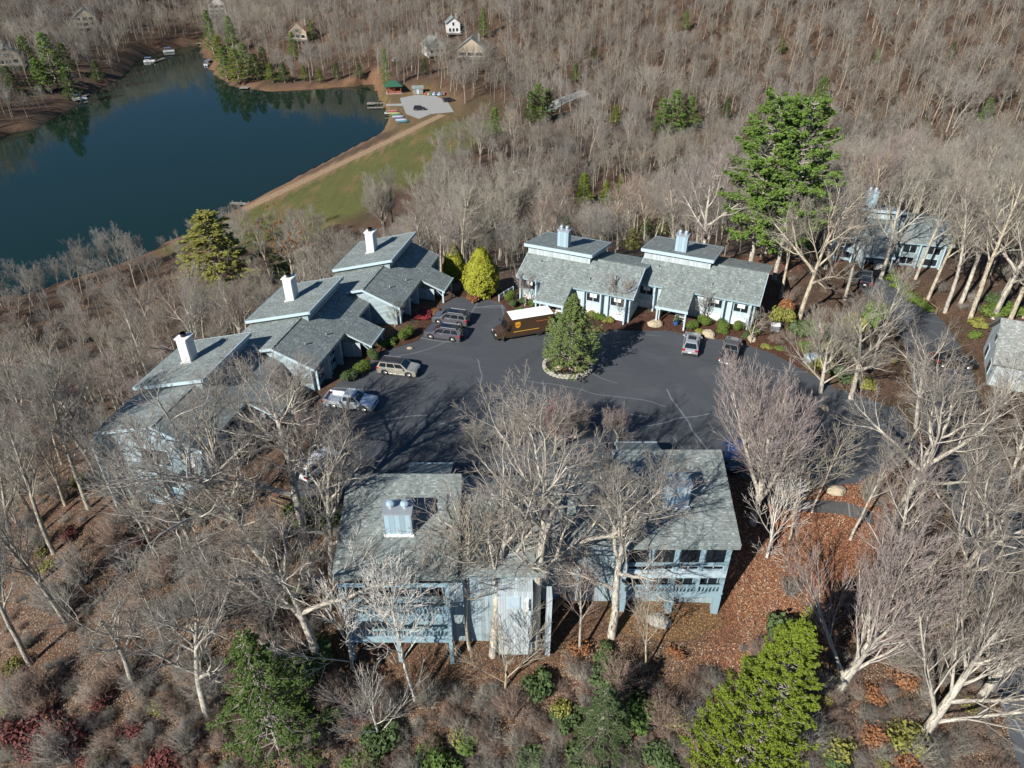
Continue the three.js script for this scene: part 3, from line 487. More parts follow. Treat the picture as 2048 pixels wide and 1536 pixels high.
// a wooded unit by the upper drive and a pale gabled house at the lower drive
unit({ x: 47.4, z: -100.5, roof: M.roof,  turn: rad(-14), mirror: true, lift: 0.8, chimney: 'blue', chimZ: -5.6, chimH: 5.0, label: 'grey blue house with chimney half hidden by the trees above the drive', group: 'condominium units in the woods' });
{
  const t = thing('gabled_house', 'pale blue gabled house with light grey roof beside the black car', 'house', [53, -0.3, -68], rad(-25)), L = 13, rY = 6.6, e = 3.3;
  mesh('wall', BOX(0.4, L, -2, e, -0.8, -0.6), M.wallPale, t); mesh('wall', BOX(0.4, L, -2, e, -8.6, -8.4), M.wallPale, t);
  const gb = [[-0.6, -2], [-0.6, e], [-4.6, rY - 0.2], [-8.6, e], [-8.6, -2]]; mesh('wall', new Geo().poly(gb, [0.4, 0.6], 'x'), M.wallPale, t); mesh('wall', new Geo().poly(gb, [L - 0.2, L], 'x'), M.wallPale, t);
  const pale = std(lin(1, 1, 1), { map: shingleTex, bumpMap: shingleTex, bumpScale: 0.012 });
  roofSlab(t, 'roof', 0, L + 0.4, e - 0.1, 0, rY, -4.6, pale); roofSlab(t, 'roof', 0, L + 0.4, e - 0.1, -9.2, rY, -4.6, pale);
  // cross wing
  mesh('wall', BOX(4.2, 4.4, -2, 3.2, -0.6, 3.6), M.wallPale, t); mesh('wall', BOX(9.4, 9.6, -2, 3.2, -0.6, 3.6), M.wallPale, t); mesh('wall', new Geo().poly([[4.2, -2], [9.6, -2], [9.6, 3.2], [6.9, 5.4], [4.2, 3.2]], [3.4, 3.6], 'z'), M.wallPale, t);
  mesh('roof', new Geo().slab([3.8, 3.0, 4.1], [6.9, 5.6, 4.1], [6.9, 5.6, -3.2], [3.8, 3.0, -1], 0.15), pale, t); mesh('roof', new Geo().slab([6.9, 5.6, 4.1], [10, 3.0, 4.1], [10, 3.0, -1], [6.9, 5.6, -3.2], 0.15), pale, t);
  windowPart(t, 6.2, 7.6, 0.8, 2.6, 3.6, 1, { panes: 2 });
  const wf = mesh('window', BOX(0.33, 0.395, 3.6, 4.5, -5.1, -4.1), M.trimPale, t); mesh('pane', BOX(0.3, 0.325, 3.7, 4.4, -5.0, -4.2), M.glass, wf);
  for (const z of [-6.8, -3.2]) { const w2 = mesh('window', BOX(0.33, 0.395, 0.6, 2.1, z, z + 1.2), M.trimPale, t); mesh('pane', BOX(0.3, 0.325, 0.7, 2.0, z + 0.1, z + 1.1), M.glass, w2); }
}
// ---------------------------------------------------------------- vehicles (local x forward, y up, z to the right; origin on the ground)
const paint = (r, g, b, metal = 0.35) => new THREE.MeshPhysicalMaterial({ color: lin(r, g, b), roughness: 0.32, metalness: metal, clearcoat: 1, clearcoatRoughness: 0.06 });
M.tyre = std(lin(0.02, 0.02, 0.021), { roughness: 0.9 }); M.rim = std(lin(0.55, 0.55, 0.56), { roughness: 0.3, metalness: 0.8 }); M.rimDark = std(lin(0.09, 0.09, 0.095), { roughness: 0.4, metalness: 0.6 });
M.plastic = std(lin(0.025, 0.025, 0.027), { roughness: 0.6 }); M.lamp = new THREE.MeshPhysicalMaterial({ color: lin(0.7, 0.72, 0.74), roughness: 0.08, clearcoat: 1 }); M.tail = new THREE.MeshPhysicalMaterial({ color: lin(0.35, 0.015, 0.015), roughness: 0.15, clearcoat: 1 }); M.chrome = std(lin(0.7, 0.7, 0.72), { roughness: 0.12, metalness: 1 });
M.carGlass = new THREE.MeshPhysicalMaterial({ color: lin(0.012, 0.016, 0.02), roughness: 0.03, clearcoat: 1 });
const wheelGeo = (r, w) => { const p = [[0.62 * r, -w / 2], [0.92 * r, -w / 2], [r, -w / 2 + 0.03], [r, w / 2 - 0.03], [0.92 * r, w / 2], [0.62 * r, w / 2]].map(([a, b]) => new THREE.Vector2(a, b)); const g = new THREE.LatheGeometry(p, 22); g.rotateX(Math.PI / 2); return g; };
const rimGeo = (r, w) => { const g = new Geo(); const d = new THREE.CylinderGeometry(0.62 * r, 0.62 * r, w * 0.5, 18); d.rotateX(Math.PI / 2); g.add(d); for (let k = 0; k < 5; k++) g.add(new THREE.BoxGeometry(0.5 * r, 0.12 * r, w * 0.9), new THREE.Matrix4().makeRotationZ(k * 1.2566).multiply(new THREE.Matrix4().makeTranslation(0.3 * r, 0, 0))); const h = new THREE.CylinderGeometry(0.16 * r, 0.16 * r, w * 0.94, 10); h.rotateX(Math.PI / 2); g.add(h); return g.build(); };
function bodyShell(top, L, W, wx, wr, y0) {   // side outline with wheel arches, extruded across and rounded
  const s = new THREE.Shape(), ar = wr * 1.17; s.moveTo(-L / 2 + 0.02, y0 + 0.12); s.lineTo(-L / 2 + 0.1, y0);
  for (const x of wx) { s.lineTo(x - ar, y0); s.absarc(x, wr, ar, Math.PI + Math.asin((wr - y0) / ar), -Math.asin((wr - y0) / ar), true); }
  s.lineTo(L / 2 - 0.12, y0); s.lineTo(L / 2 - 0.02, y0 + 0.14); for (const [x, y] of top) s.lineTo(x, y); s.closePath();
  const b = 0.07, g = new THREE.ExtrudeGeometry(s, { depth: W - 2 * b, bevelEnabled: true, bevelThickness: b, bevelSize: 0.05, bevelOffset: -0.05, bevelSegments: 3, curveSegments: 10 }); g.translate(0, 0, -W / 2 + b); return g;
}
function cabin(t, q, mat, o) {   // q: [rear belt x, front belt x, belt y, rear roof x, front roof x, roof y, half width at belt, half width at roof]
  const [rb, fb, by, rt, ft, ry, hb, ht] = q, B = [[rb, by, -hb], [fb, by, -hb], [fb, by, hb], [rb, by, hb]], T = [[rt, ry - 0.06, -ht], [ft, ry - 0.06, -ht], [ft, ry - 0.06, ht], [rt, ry - 0.06, ht]];
  mesh('cabin', new Geo().hexa(B, T), mat, t);
  const roof = new Geo().hexa([[rt - 0.04, ry - 0.08, -ht - 0.02], [ft + 0.04, ry - 0.08, -ht - 0.02], [ft + 0.04, ry - 0.08, ht + 0.02], [rt - 0.04, ry - 0.08, ht + 0.02]], [[rt + 0.12, ry, -ht + 0.12], [ft - 0.16, ry, -ht + 0.12], [ft - 0.16, ry, ht - 0.12], [rt + 0.12, ry, ht - 0.12]]);
  const rf = mesh('roof', roof, o.roof ?? mat, t);
  if (o.rails) for (const z of [-ht + 0.1, ht - 0.1]) mesh('roof_rail', new Geo().beam([rt + 0.15, ry + 0.05, z], [ft - 0.3, ry + 0.05, z], 0.05, 0.05), o.rails, rf);
  if (o.sunroof) mesh('sunroof', BOX((rt + ft) / 2 - 0.25, ft - 0.25, ry + 0.004, ry + 0.02, -ht + 0.2, ht - 0.2), M.carGlass, rf);
  const lerp = (a, b, k) => a + (b - a) * k, onSide = (f, k, sg, off = 0.012) => { const xb = lerp(rb, fb, f), xt = lerp(rt, ft, f); return [lerp(xb, xt, k), lerp(by, ry - 0.06, k), sg * (lerp(hb, ht, k) + off)]; };
  const n = o.side ?? [[0.05, 0.3], [0.33, 0.62], [0.65, 0.95]];
  for (const sg of [-1, 1]) for (const [a, b] of n) { const p = [onSide(a, 0.1, sg), onSide(b, 0.1, sg), onSide(b, 0.86, sg), onSide(a, 0.86, sg)]; mesh('side_window', new Geo().quad(...(sg > 0 ? p : [p[1], p[0], p[3], p[2]])), M.carGlass, t); }
  const endPane = (xb, xt, off) => [[lerp(xb, xt, 0.08) + off, lerp(by, ry - 0.06, 0.08) + 0.01, -lerp(hb, ht, 0.08) + 0.1], [lerp(xb, xt, 0.08) + off, lerp(by, ry - 0.06, 0.08) + 0.01, lerp(hb, ht, 0.08) - 0.1], [lerp(xb, xt, 0.9) + off, lerp(by, ry - 0.06, 0.9) + 0.01, lerp(hb, ht, 0.9) - 0.1], [lerp(xb, xt, 0.9) + off, lerp(by, ry - 0.06, 0.9) + 0.01, -lerp(hb, ht, 0.9) + 0.1]];
  const f = endPane(fb, ft, 0.014), r = endPane(rb, rt, -0.014);
  mesh('windscreen', new Geo().quad(f[1], f[0], f[3], f[2]), M.carGlass, t); mesh('rear_window', new Geo().quad(r[0], r[1], r[2], r[3]), M.carGlass, t);
}
function finishCar(t, L, W, wx, wr, mat, o) {
  const tg = wheelGeo(wr, 0.24), rg = rimGeo(wr, 0.24);
  for (const x of wx) for (const sg of [-1, 1]) { const w = mesh('wheel', rg, o.rim ?? M.rim, t); w.position.set(x, wr, sg * (W / 2 - 0.13)); mesh('tyre', tg, M.tyre, w); }
  const fy = o.fy ?? 0.72, ry = o.ry ?? 0.92;
  for (const sg of [-1, 1]) {
    mesh('headlight', new Geo().hexa([[L / 2 - 0.32, fy - 0.1, sg * (W / 2 - 0.03)], [L / 2 + 0.012, fy - 0.08, sg * (W / 2 - 0.22)], [L / 2 + 0.012, fy - 0.08, sg * (W / 2 - 0.55)], [L / 2 - 0.32, fy - 0.1, sg * (W / 2 - 0.5)]], [[L / 2 - 0.36, fy + 0.09, sg * (W / 2 - 0.03)], [L / 2 - 0.01, fy + 0.06, sg * (W / 2 - 0.22)], [L / 2 - 0.01, fy + 0.06, sg * (W / 2 - 0.55)], [L / 2 - 0.36, fy + 0.09, sg * (W / 2 - 0.5)]]), M.lamp, t);
    mesh('tail_light', BOX(-L / 2 - 0.012, -L / 2 + 0.3, ry - 0.1, ry + 0.12, sg > 0 ? W / 2 - 0.36 : -W / 2 - 0.008, sg > 0 ? W / 2 + 0.008 : -W / 2 + 0.36), M.tail, t);
    mesh('mirror', BOX(o.mx ?? 0.75, (o.mx ?? 0.75) + 0.16, (o.my ?? 1.02), (o.my ?? 1.02) + 0.17, sg > 0 ? W / 2 - 0.02 : -W / 2 - 0.22, sg > 0 ? W / 2 + 0.22 : -W / 2 + 0.02), o.mirrorMat ?? mat, t);
    mesh('door_handle', BOX(0.0, 0.18, o.hy ?? 0.88, (o.hy ?? 0.88) + 0.03, sg > 0 ? W / 2 - 0.01 : -W / 2 - 0.03, sg > 0 ? W / 2 + 0.03 : -W / 2 + 0.01), mat, t);
    mesh('sill', BOX(wx[0] + wr * 1.2, wx[1] - wr * 1.2, 0.24, 0.36, sg > 0 ? W / 2 - 0.06 : -W / 2 - 0.012, sg > 0 ? W / 2 + 0.012 : -W / 2 + 0.06), o.sill ?? M.plastic, t);
  }
  mesh('grille', BOX(L / 2 - 0.03, L / 2 + 0.016, fy - 0.16, fy + 0.05, -W / 2 + 0.6, W / 2 - 0.6), M.plastic, t);
  mesh('front_bumper', BOX(L / 2 - 0.2, L / 2 + 0.05, 0.28, 0.48, -W / 2 + 0.1, W / 2 - 0.1), o.bumper ?? M.plastic, t); mesh('rear_bumper', BOX(-L / 2 - 0.06, -L / 2 + 0.2, 0.32, 0.55, -W / 2 + 0.08, W / 2 - 0.08), o.bumper ?? M.plastic, t);
  mesh('number_plate', BOX(-L / 2 - 0.075, -L / 2 - 0.06, (o.py ?? 0.62), (o.py ?? 0.62) + 0.14, -0.17, 0.17), M.white, t);
}
function vehicle(name, label, nose, tail, y, build) {   // placed by the photo pixels of nose and tail at height y above the tarmac
  const a = P(...nose, y + 0.7), b = P(...tail, y + 0.7), t = thing(name, label, name.includes('pickup') ? 'pickup' : name.includes('van') ? 'van' : 'car', [(a[0] + b[0]) / 2, y + 0.03, (a[1] + b[1]) / 2], Math.atan2(-(a[1] - b[1]), a[0] - b[0])); build(t); return t;
}
const suv = (mat, o = {}) => (t) => {
  const L = 4.7, W = 1.86, wx = [-1.38, 1.42], wr = 0.36;
  mesh('body', bodyShell([[L / 2 - 0.04, 0.82], [L / 2 - 0.25, 0.93], [1.15, 1.06], [-1.9, 1.1], [-L / 2 + 0.06, 1.02], [-L / 2 - 0.0, 0.8]], L, W, wx, wr, 0.24), mat, t);
  cabin(t, o.hatch ? [-2.15, 1.25, 1.05, -1.55, 0.42, 1.62, W / 2 - 0.06, W / 2 - 0.26] : [-2.28, 1.25, 1.05, -1.95, 0.5, 1.7, W / 2 - 0.06, W / 2 - 0.24], mat, o);
  finishCar(t, L, W, wx, wr, mat, o);
};
const pickup = (mat, o = {}) => (t) => {
  const L = 5.6, W = 1.95, wx = [-1.7, 1.75], wr = 0.39, bedF = 0.82, top = 1.12;
  mesh('body', bodyShell([[L / 2 - 0.02, 0.98], [L / 2 - 0.2, 1.08], [1.25, 1.16], [-0.75, 1.16], [-0.76, bedF], [-L / 2 + 0.08, bedF], [-L / 2, 0.7]], L, W, wx, wr, 0.3), mat, t);
  cabin(t, [-0.7, 1.35, 1.14, -0.5, 0.6, 1.82, W / 2 - 0.06, W / 2 - 0.25], mat, { side: [[0.06, 0.42], [0.48, 0.94]], ...o });
  for (const sg of [-1, 1]) mesh('bed_side', BOX(-L / 2 + 0.02, -0.78, bedF + 0.002, top, sg > 0 ? W / 2 - 0.14 : -W / 2, sg > 0 ? W / 2 : -W / 2 + 0.14), mat, t);
  const tg = mesh('tailgate', BOX(-L / 2 - 0.02, -L / 2 + 0.1, bedF - 0.12, top, -W / 2 + 0.15, W / 2 - 0.15), mat, t); mesh('handle', BOX(-L / 2 - 0.035, -L / 2 - 0.02, top - 0.16, top - 0.08, -0.14, 0.14), M.plastic, tg);
  if (o.cover) { const c = mesh('bed_cover', BOX(-L / 2 + 0.12, -0.82, top - 0.04, top + 0.03, -W / 2 + 0.16, W / 2 - 0.16), M.plastic, t); for (let k = 1; k < 4; k++) mesh('cover_panel', BOX(-L / 2 + 0.14 + (k - 1) * 0.64, -L / 2 + 0.72 + (k - 1) * 0.64, top + 0.032, top + 0.05, -W / 2 + 0.2, W / 2 - 0.2), M.plastic, c); }
  else mesh('bed_liner', BOX(-L / 2 + 0.11, -0.8, bedF + 0.002, bedF + 0.02, -W / 2 + 0.15, W / 2 - 0.15), M.galv, t);
  if (o.rack) { const r = mesh('cab_rack', new Geo().beam([-0.4, 1.86, -0.6], [0.5, 1.86, -0.6], 0.05, 0.05).beam([-0.4, 1.86, 0.6], [0.5, 1.86, 0.6], 0.05, 0.05), M.galv, t); for (let k = 0; k < 4; k++) mesh('crossbar', new Geo().beam([-0.35 + k * 0.27, 1.9, -0.62], [-0.35 + k * 0.27, 1.9, 0.62], 0.04, 0.03), M.galv, r); }
  if (o.hitch) mesh('hitch', BOX(-L / 2 - 0.35, -L / 2 - 0.02, 0.4, 0.48, -0.05, 0.05), M.darkMetal, t);
  finishCar(t, L, W, wx, wr, mat, { fy: 0.86, ry: 0.95, my: 1.16, mx: 0.9, hy: 1.0, py: 0.5, bumper: M.chrome, ...o });
};
vehicle('parked_car', 'dark grey estate car with bright side trim, alongside another dark car', [868, 631], [937, 640], 0, suv(paint(0.2, 0.2, 0.22, 0.6), { rails: M.galv, roof: M.plastic, sunroof: true }));
vehicle('parked_car', 'graphite estate car parked next to the clipped round shrubs', [851, 660], [925, 670], 0, suv(paint(0.16, 0.155, 0.18, 0.6), { rails: M.galv, roof: M.plastic, sunroof: true }));
vehicle('parked_car', 'olive beige estate car with roof rails, nose towards the court', [841, 740], [754, 730], 0, suv(paint(0.5, 0.48, 0.4, 0.5), { rails: M.chrome, roof: M.plastic, sill: M.chrome }));
vehicle('pickup_truck', 'silver blue pickup with a roof rack and open bed', [754, 808], [650, 795], 0, pickup(paint(0.5, 0.55, 0.6, 0.45), { rack: true }));
vehicle('parked_car', 'white estate car under the bare oak by the wooden fence', [662, 905], [606, 950], 0, suv(paint(0.75, 0.76, 0.78, 0.1), { rails: M.galv }));
vehicle('parked_car', 'silver hatchback with panoramic dark roof near the open stair', [1387, 664], [1379, 708], 0, suv(paint(0.55, 0.57, 0.6, 0.6), { hatch: true, sunroof: true }));
vehicle('pickup_truck', 'grey pickup with black bed cover and tow hitch', [1470, 672], [1452, 732], 0, pickup(paint(0.2, 0.2, 0.21, 0.6), { cover: true, hitch: true }));
vehicle('parked_car', 'blue estate car beside the glazed porch unit', [1470, 880], [1464, 938], 0, suv(paint(0.05, 0.1, 0.26, 0.5), { rails: M.galv }));
vehicle('parked_car', 'pale silver car half hidden behind the fan shaped maple', [1552, 868], [1545, 918], 0, suv(paint(0.5, 0.53, 0.57, 0.5), { hatch: true }));
vehicle('parked_car', 'black car parked at the top of the drive', [1734, 540], [1729, 572], 0, suv(paint(0.02, 0.02, 0.03, 0.4), { rails: M.galv }));
vehicle('parked_car', 'black car parked beside the pale gabled house', [1951, 724], [1868, 718], 0, suv(paint(0.012, 0.012, 0.013, 0.4), { rails: M.darkMetal }));
// far cars
{
  const p = (u, v, y) => P(u, v, y);
  for (const [u, v, y, turn, mat, label] of [[839, 220, -29.5, 0.1, paint(0.02, 0.02, 0.022), 'black car alone on the gravel car park'], [897, 203, -29.5, 0.5, paint(0.04, 0.045, 0.05), 'dark car at the edge of the gravel by the trees'], [795, 143, -29, 0.8, paint(0.6, 0.6, 0.62), 'light car above the beach pavilion'], [1041, 408, -39.9, 2.7, paint(0.6, 0.62, 0.65), 'light car on the valley pad under the fan shaped tree'], [1052, 413, -39.9, 2.7, paint(0.03, 0.03, 0.035), 'dark car on the valley pad under the fan shaped tree']]) { const q = p(u, v, y), t = thing('parked_car', label, 'car', [q[0], ground(q[0], q[1]) + 0.12, q[1]], turn); suv(mat)(t); }
}
// brown step van
{
  const t = vehicle('delivery_van', 'brown delivery van with white roof and gold shield emblem, front wheels turned', [989, 668], [1099, 650], 0, () => {}), W = 2.3, L = 7.9; t.scale.setScalar(0.93);
  const br = new THREE.MeshPhysicalMaterial({ color: lin(0.06, 0.035, 0.018), roughness: 0.35, clearcoat: 0.6, clearcoatRoughness: 0.15 }), gold = std(lin(0.75, 0.42, 0.05), { roughness: 0.5 });
  const x0 = -L / 2, cab = 2.25;
  mesh('cargo_body', BOX(x0, cab - 0.5, 0.55, 3.1, -W / 2, W / 2), br, t);
  mesh('roof', new Geo().hexa([[x0 - 0.02, 3.1, -W / 2 - 0.02], [cab - 0.48, 3.1, -W / 2 - 0.02], [cab - 0.48, 3.1, W / 2 + 0.02], [x0 - 0.02, 3.1, W / 2 + 0.02]], [[x0 + 0.06, 3.19, -W / 2 + 0.06], [cab - 0.56, 3.19, -W / 2 + 0.06], [cab - 0.56, 3.19, W / 2 - 0.06], [x0 + 0.06, 3.19, W / 2 - 0.06]]), std(lin(0.82, 0.82, 0.8), { roughness: 0.5 }), t);
  const c = mesh('cab', new Geo().hexa([[cab - 0.5, 0.5, -W / 2], [cab + 0.75, 0.5, -W / 2 + 0.04], [cab + 0.75, 0.5, W / 2 - 0.04], [cab - 0.5, 0.5, W / 2]], [[cab - 0.5, 3.08, -W / 2], [cab - 0.1, 3.02, -W / 2 + 0.1], [cab - 0.1, 3.02, W / 2 - 0.1], [cab - 0.5, 3.08, W / 2]]), br, t);
  mesh('hood', new Geo().hexa([[cab + 0.45, 0.45, -W / 2 + 0.08], [L / 2, 0.45, -W / 2 + 0.2], [L / 2, 0.45, W / 2 - 0.2], [cab + 0.45, 0.45, W / 2 - 0.08]], [[cab + 0.5, 1.55, -W / 2 + 0.12], [L / 2 - 0.25, 1.25, -W / 2 + 0.3], [L / 2 - 0.25, 1.25, W / 2 - 0.3], [cab + 0.5, 1.55, W / 2 - 0.12]]), br, t);
  const fx = (y) => cab + 0.75 + (y - 0.5) / 2.52 * -0.85 + 0.02;
  for (const sg of [-1, 1]) mesh('windscreen', new Geo().quad([fx(1.6), 1.6, sg > 0 ? 1.0 : -0.04], [fx(1.6), 1.6, sg > 0 ? 0.04 : -1.0], [fx(2.6), 2.6, sg > 0 ? 0.04 : -0.92], [fx(2.6), 2.6, sg > 0 ? 0.92 : -0.04]), M.carGlass, t);
  for (const sg of [-1, 1]) {
    const z = sg * (W / 2 + 0.012), q = (a, b, c_, d, y0, y1, y2, y3) => { const r = [[a, y0, z], [b, y1, z], [c_, y2, z], [d, y3, z]]; return new Geo().quad(...(sg > 0 ? r : [r[1], r[0], r[3], r[2]])); };
    const dr = mesh('door', q(cab - 0.55, cab + 0.3, cab - 0.02, cab - 0.55, 0.75, 0.75, 2.7, 2.7), br, t); mesh('side_window', q(cab - 0.42, cab + 0.1, cab - 0.1, cab - 0.42, 1.55, 1.55, 2.35, 2.35), M.carGlass, dr);
    mesh('stripe', BOX(x0 + 2.0, cab - 0.62, 1.2, 1.27, sg > 0 ? W / 2 + 0.002 : -W / 2 - 0.014, sg > 0 ? W / 2 + 0.014 : -W / 2 - 0.002), gold, t);
    const sh = new THREE.Shape(); sh.moveTo(-0.36, 0.36); sh.quadraticCurveTo(0, 0.52, 0.36, 0.36); sh.lineTo(0.36, -0.1); sh.quadraticCurveTo(0.34, -0.36, 0, -0.5); sh.quadraticCurveTo(-0.34, -0.36, -0.36, -0.1); sh.closePath();
    const eg = new THREE.ShapeGeometry(sh, 10), uv = eg.attributes.uv, pp = eg.attributes.position; for (let i = 0; i < pp.count; i++) uv.setXY(i, pp.getX(i) + 0.5, pp.getY(i) + 0.5);
    const em = canvasTex(256, 256, (g, w, h) => { g.fillStyle = rgb(214, 150, 40); g.fillRect(0, 0, w, h); g.strokeStyle = rgb(70, 44, 22); g.lineWidth = 5; g.beginPath(); g.moveTo(30, 92); g.quadraticCurveTo(120, 40, 226, 62); g.stroke(); g.fillStyle = rgb(70, 44, 22); g.font = 'bold 96px sans-serif'; g.textAlign = 'center'; g.fillText('ups', 128, 170); });
    const e = mesh('emblem', eg, std(lin(1, 1, 1), { map: em, roughness: 0.5 }), t); e.position.set(cab - 1.25, 2.25, z + sg * 0.006); if (sg < 0) e.rotation.y = Math.PI;
    const lt = canvasTex(512, 64, (g, w, h) => { g.fillStyle = rgb(62, 44, 32); g.fillRect(0, 0, w, h); g.fillStyle = rgb(230, 130, 50); g.font = 'bold 46px sans-serif'; g.textAlign = 'center'; g.fillText('Worldwide Services', w / 2, 48); });
    const l = mesh('lettering', new THREE.PlaneGeometry(1.9, 0.24), std(lin(1, 1, 1), { map: lt, roughness: 0.5 }), t); l.position.set(x0 + 1.6, 2.35, z + sg * 0.004); if (sg < 0) l.rotation.y = Math.PI;
    mesh('mirror', BOX(cab + 0.35, cab + 0.5, 1.75, 2.15, sg > 0 ? W / 2 + 0.15 : -W / 2 - 0.35, sg > 0 ? W / 2 + 0.35 : -W / 2 - 0.15), M.plastic, t); mesh('mirror_arm', new Geo().beam([cab + 0.4, 1.95, sg * (W / 2 - 0.1)], [cab + 0.42, 1.95, sg * (W / 2 + 0.2)], 0.04, 0.04), M.plastic, t);
    mesh('headlight', BOX(L / 2 - 0.1, L / 2 + 0.02, 0.85, 1.05, sg > 0 ? 0.55 : -0.8, sg > 0 ? 0.8 : -0.55), M.lamp, t);
    mesh('tail_light', BOX(x0 - 0.02, x0, 1.2, 1.4, sg > 0 ? 0.9 : -1.05, sg > 0 ? 1.05 : -0.9), M.tail, t);
    mesh('skirt', BOX(x0 + 1.9, cab - 0.1, 0.42, 0.6, sg > 0 ? W / 2 - 0.1 : -W / 2 + 0.02, sg > 0 ? W / 2 - 0.02 : -W / 2 + 0.1), M.plastic, t);
  }
  mesh('front_bumper', BOX(L / 2 - 0.05, L / 2 + 0.12, 0.4, 0.62, -W / 2 + 0.1, W / 2 - 0.1), M.plastic, t); mesh('rear_bumper', BOX(x0 - 0.22, x0, 0.45, 0.6, -W / 2, W / 2), M.darkMetal, t);
  mesh('grille', BOX(L / 2 - 0.06, L / 2 + 0.01, 0.7, 1.1, -0.5, 0.5), M.plastic, t); mesh('rear_door', BOX(x0 - 0.015, x0, 0.7, 2.9, -0.95, 0.95), std(lin(0.07, 0.04, 0.02), { roughness: 0.4 }), t); mesh('chassis', BOX(x0 + 0.3, L / 2 - 0.4, 0.4, 0.56, -0.8, 0.8), M.darkMetal, t);
  const tg = wheelGeo(0.44, 0.3), rg = rimGeo(0.44, 0.28);
  for (const [x, turn] of [[-2.1, 0], [2.75, 0.5]]) for (const sg of [-1, 1]) { const w = mesh('wheel', rg, M.rimDark, t); w.position.set(x, 0.44, sg * (W / 2 - 0.14)); w.rotation.y = turn; mesh('tyre', tg, M.tyre, w); }
}
// ---------------------------------------------------------------- trees and shrubs
const barkMat = (r, g, b) => std(lin(r, g, b), { map: barkTex, roughness: 0.95 });
const BARK = { pale: barkMat(0.68, 0.635, 0.56), grey: barkMat(0.56, 0.52, 0.45), tan: barkMat(0.68, 0.6, 0.47), dark: barkMat(0.2, 0.17, 0.14), birch: barkMat(0.85, 0.82, 0.76) };
const TWIG = { pale: std(lin(0.25, 0.22, 0.185), { roughness: 0.95 }), grey: std(lin(0.225, 0.21, 0.185), { roughness: 0.95 }), pink: std(lin(0.29, 0.24, 0.22), { roughness: 0.95 }), tan: std(lin(0.285, 0.265, 0.22), { roughness: 0.95 }), brown: std(lin(0.26, 0.19, 0.15), { roughness: 0.95 }), birch: std(lin(0.6, 0.56, 0.5), { roughness: 0.95 }) };
function growTree(seed, o) {
  srand(seed); const T = new Geo(), K = new Geo(), ax = V(0, 0, 0), q = new THREE.Quaternion(); let top = 0, reach = 0;
  const rec = (p, d, len, r, lv) => {
    const n = o.seg[lv], pts = [p.clone()], rad_ = [r], end = lv === o.max; d = d.clone();
    for (let i = 0; i < n; i++) {
      d.x += (rnd() - 0.5) * o.gnarl[lv]; d.z += (rnd() - 0.5) * o.gnarl[lv]; d.y += (rnd() - 0.5) * o.gnarl[lv] * 0.7 + o.up[lv]; d.normalize();
      p = p.clone().addScaledVector(d, len / n); pts.push(p); rad_.push(end && i === n - 1 ? 0 : Math.max(o.min, r * (1 - (i + 1) / n * (1 - (o.taper ?? 0.3)))));
    }
    top = Math.max(top, p.y); reach = Math.max(reach, Math.hypot(p.x, p.z));
    (lv <= (o.trunkLevels ?? 1) ? T : K).tube(pts, rad_, r > 0.12 ? 8 : r > 0.05 ? 5 : r > 0.028 ? 4 : 3);
    if (end) return;
    const k = o.kids[lv], a0 = rnd() * 6.3;
    for (let c = 0; c < k; c++) {
      const t = o.start[lv] + (1 - o.start[lv]) * (c + 0.3 + 0.7 * rnd()) / k, f = Math.min(n - 1e-3, t * n), i = Math.floor(f), pos = pts[i].clone().lerp(pts[i + 1], f - i), dir = pts[i + 1].clone().sub(pts[i]).normalize();
      const az = a0 + c * 2.4 + (rnd() - 0.5) * 0.9, ang = rr(o.angle[lv][0], o.angle[lv][1]) * (1.15 - 0.45 * t);
      ax.set(Math.cos(az), 0.01, Math.sin(az)).cross(dir).normalize(); const nd = dir.clone().applyQuaternion(q.setFromAxisAngle(ax, -ang));
      if (lv > 0 && nd.y < -0.2) nd.y *= 0.3;
      const r2 = Math.max(o.min, (rad_[i] + (Math.max(rad_[i + 1], o.min) - rad_[i]) * (f - i)) * rr(...(o.thin?.[lv] ?? [0.4, 0.62])));
      rec(pos, nd.normalize(), len * o.ratio[lv] * (1.2 - 0.55 * t) * rr(0.75, 1.2), r2, lv + 1);
    }
  };
  rec(V(0, -0.5, 0), V(rr(-0.08, 0.08), 1, rr(-0.08, 0.08)).normalize(), o.trunk, o.r, 0);
  return { trunk: T.build(), crown: K.build(), h: top, reach };
}
const OAK = { max: 4, seg: [7, 6, 5, 3, 2], gnarl: [0.22, 0.5, 0.62, 0.7, 0.6], up: [0.02, 0.05, 0.05, 0.05, 0.03], kids: [9, 9, 8, 7], start: [0.38, 0.2, 0.15, 0.1], angle: [[0.55, 1.15], [0.45, 1.0], [0.4, 1.0], [0.35, 0.9]], ratio: [0.62, 0.55, 0.5, 0.5], trunk: 10.5, r: 0.33, min: 0.008, trunkLevels: 2, thin: [[0.55, 0.85], [0.5, 0.72], [0.36, 0.52], [0.36, 0.55]] };
const FAN = { max: 4, seg: [5, 5, 4, 3, 2], gnarl: [0.1, 0.16, 0.2, 0.25, 0.25], up: [0.02, 0.05, 0.06, 0.06, 0.04], kids: [11, 10, 9, 7], start: [0.2, 0.15, 0.12, 0.1], angle: [[0.42, 0.85], [0.3, 0.6], [0.3, 0.65], [0.3, 0.65]], ratio: [0.85, 0.52, 0.5, 0.55], trunk: 7, r: 0.3, min: 0.0085, trunkLevels: 2, thin: [[0.42, 0.68], [0.42, 0.6], [0.42, 0.6], [0.4, 0.6]] };
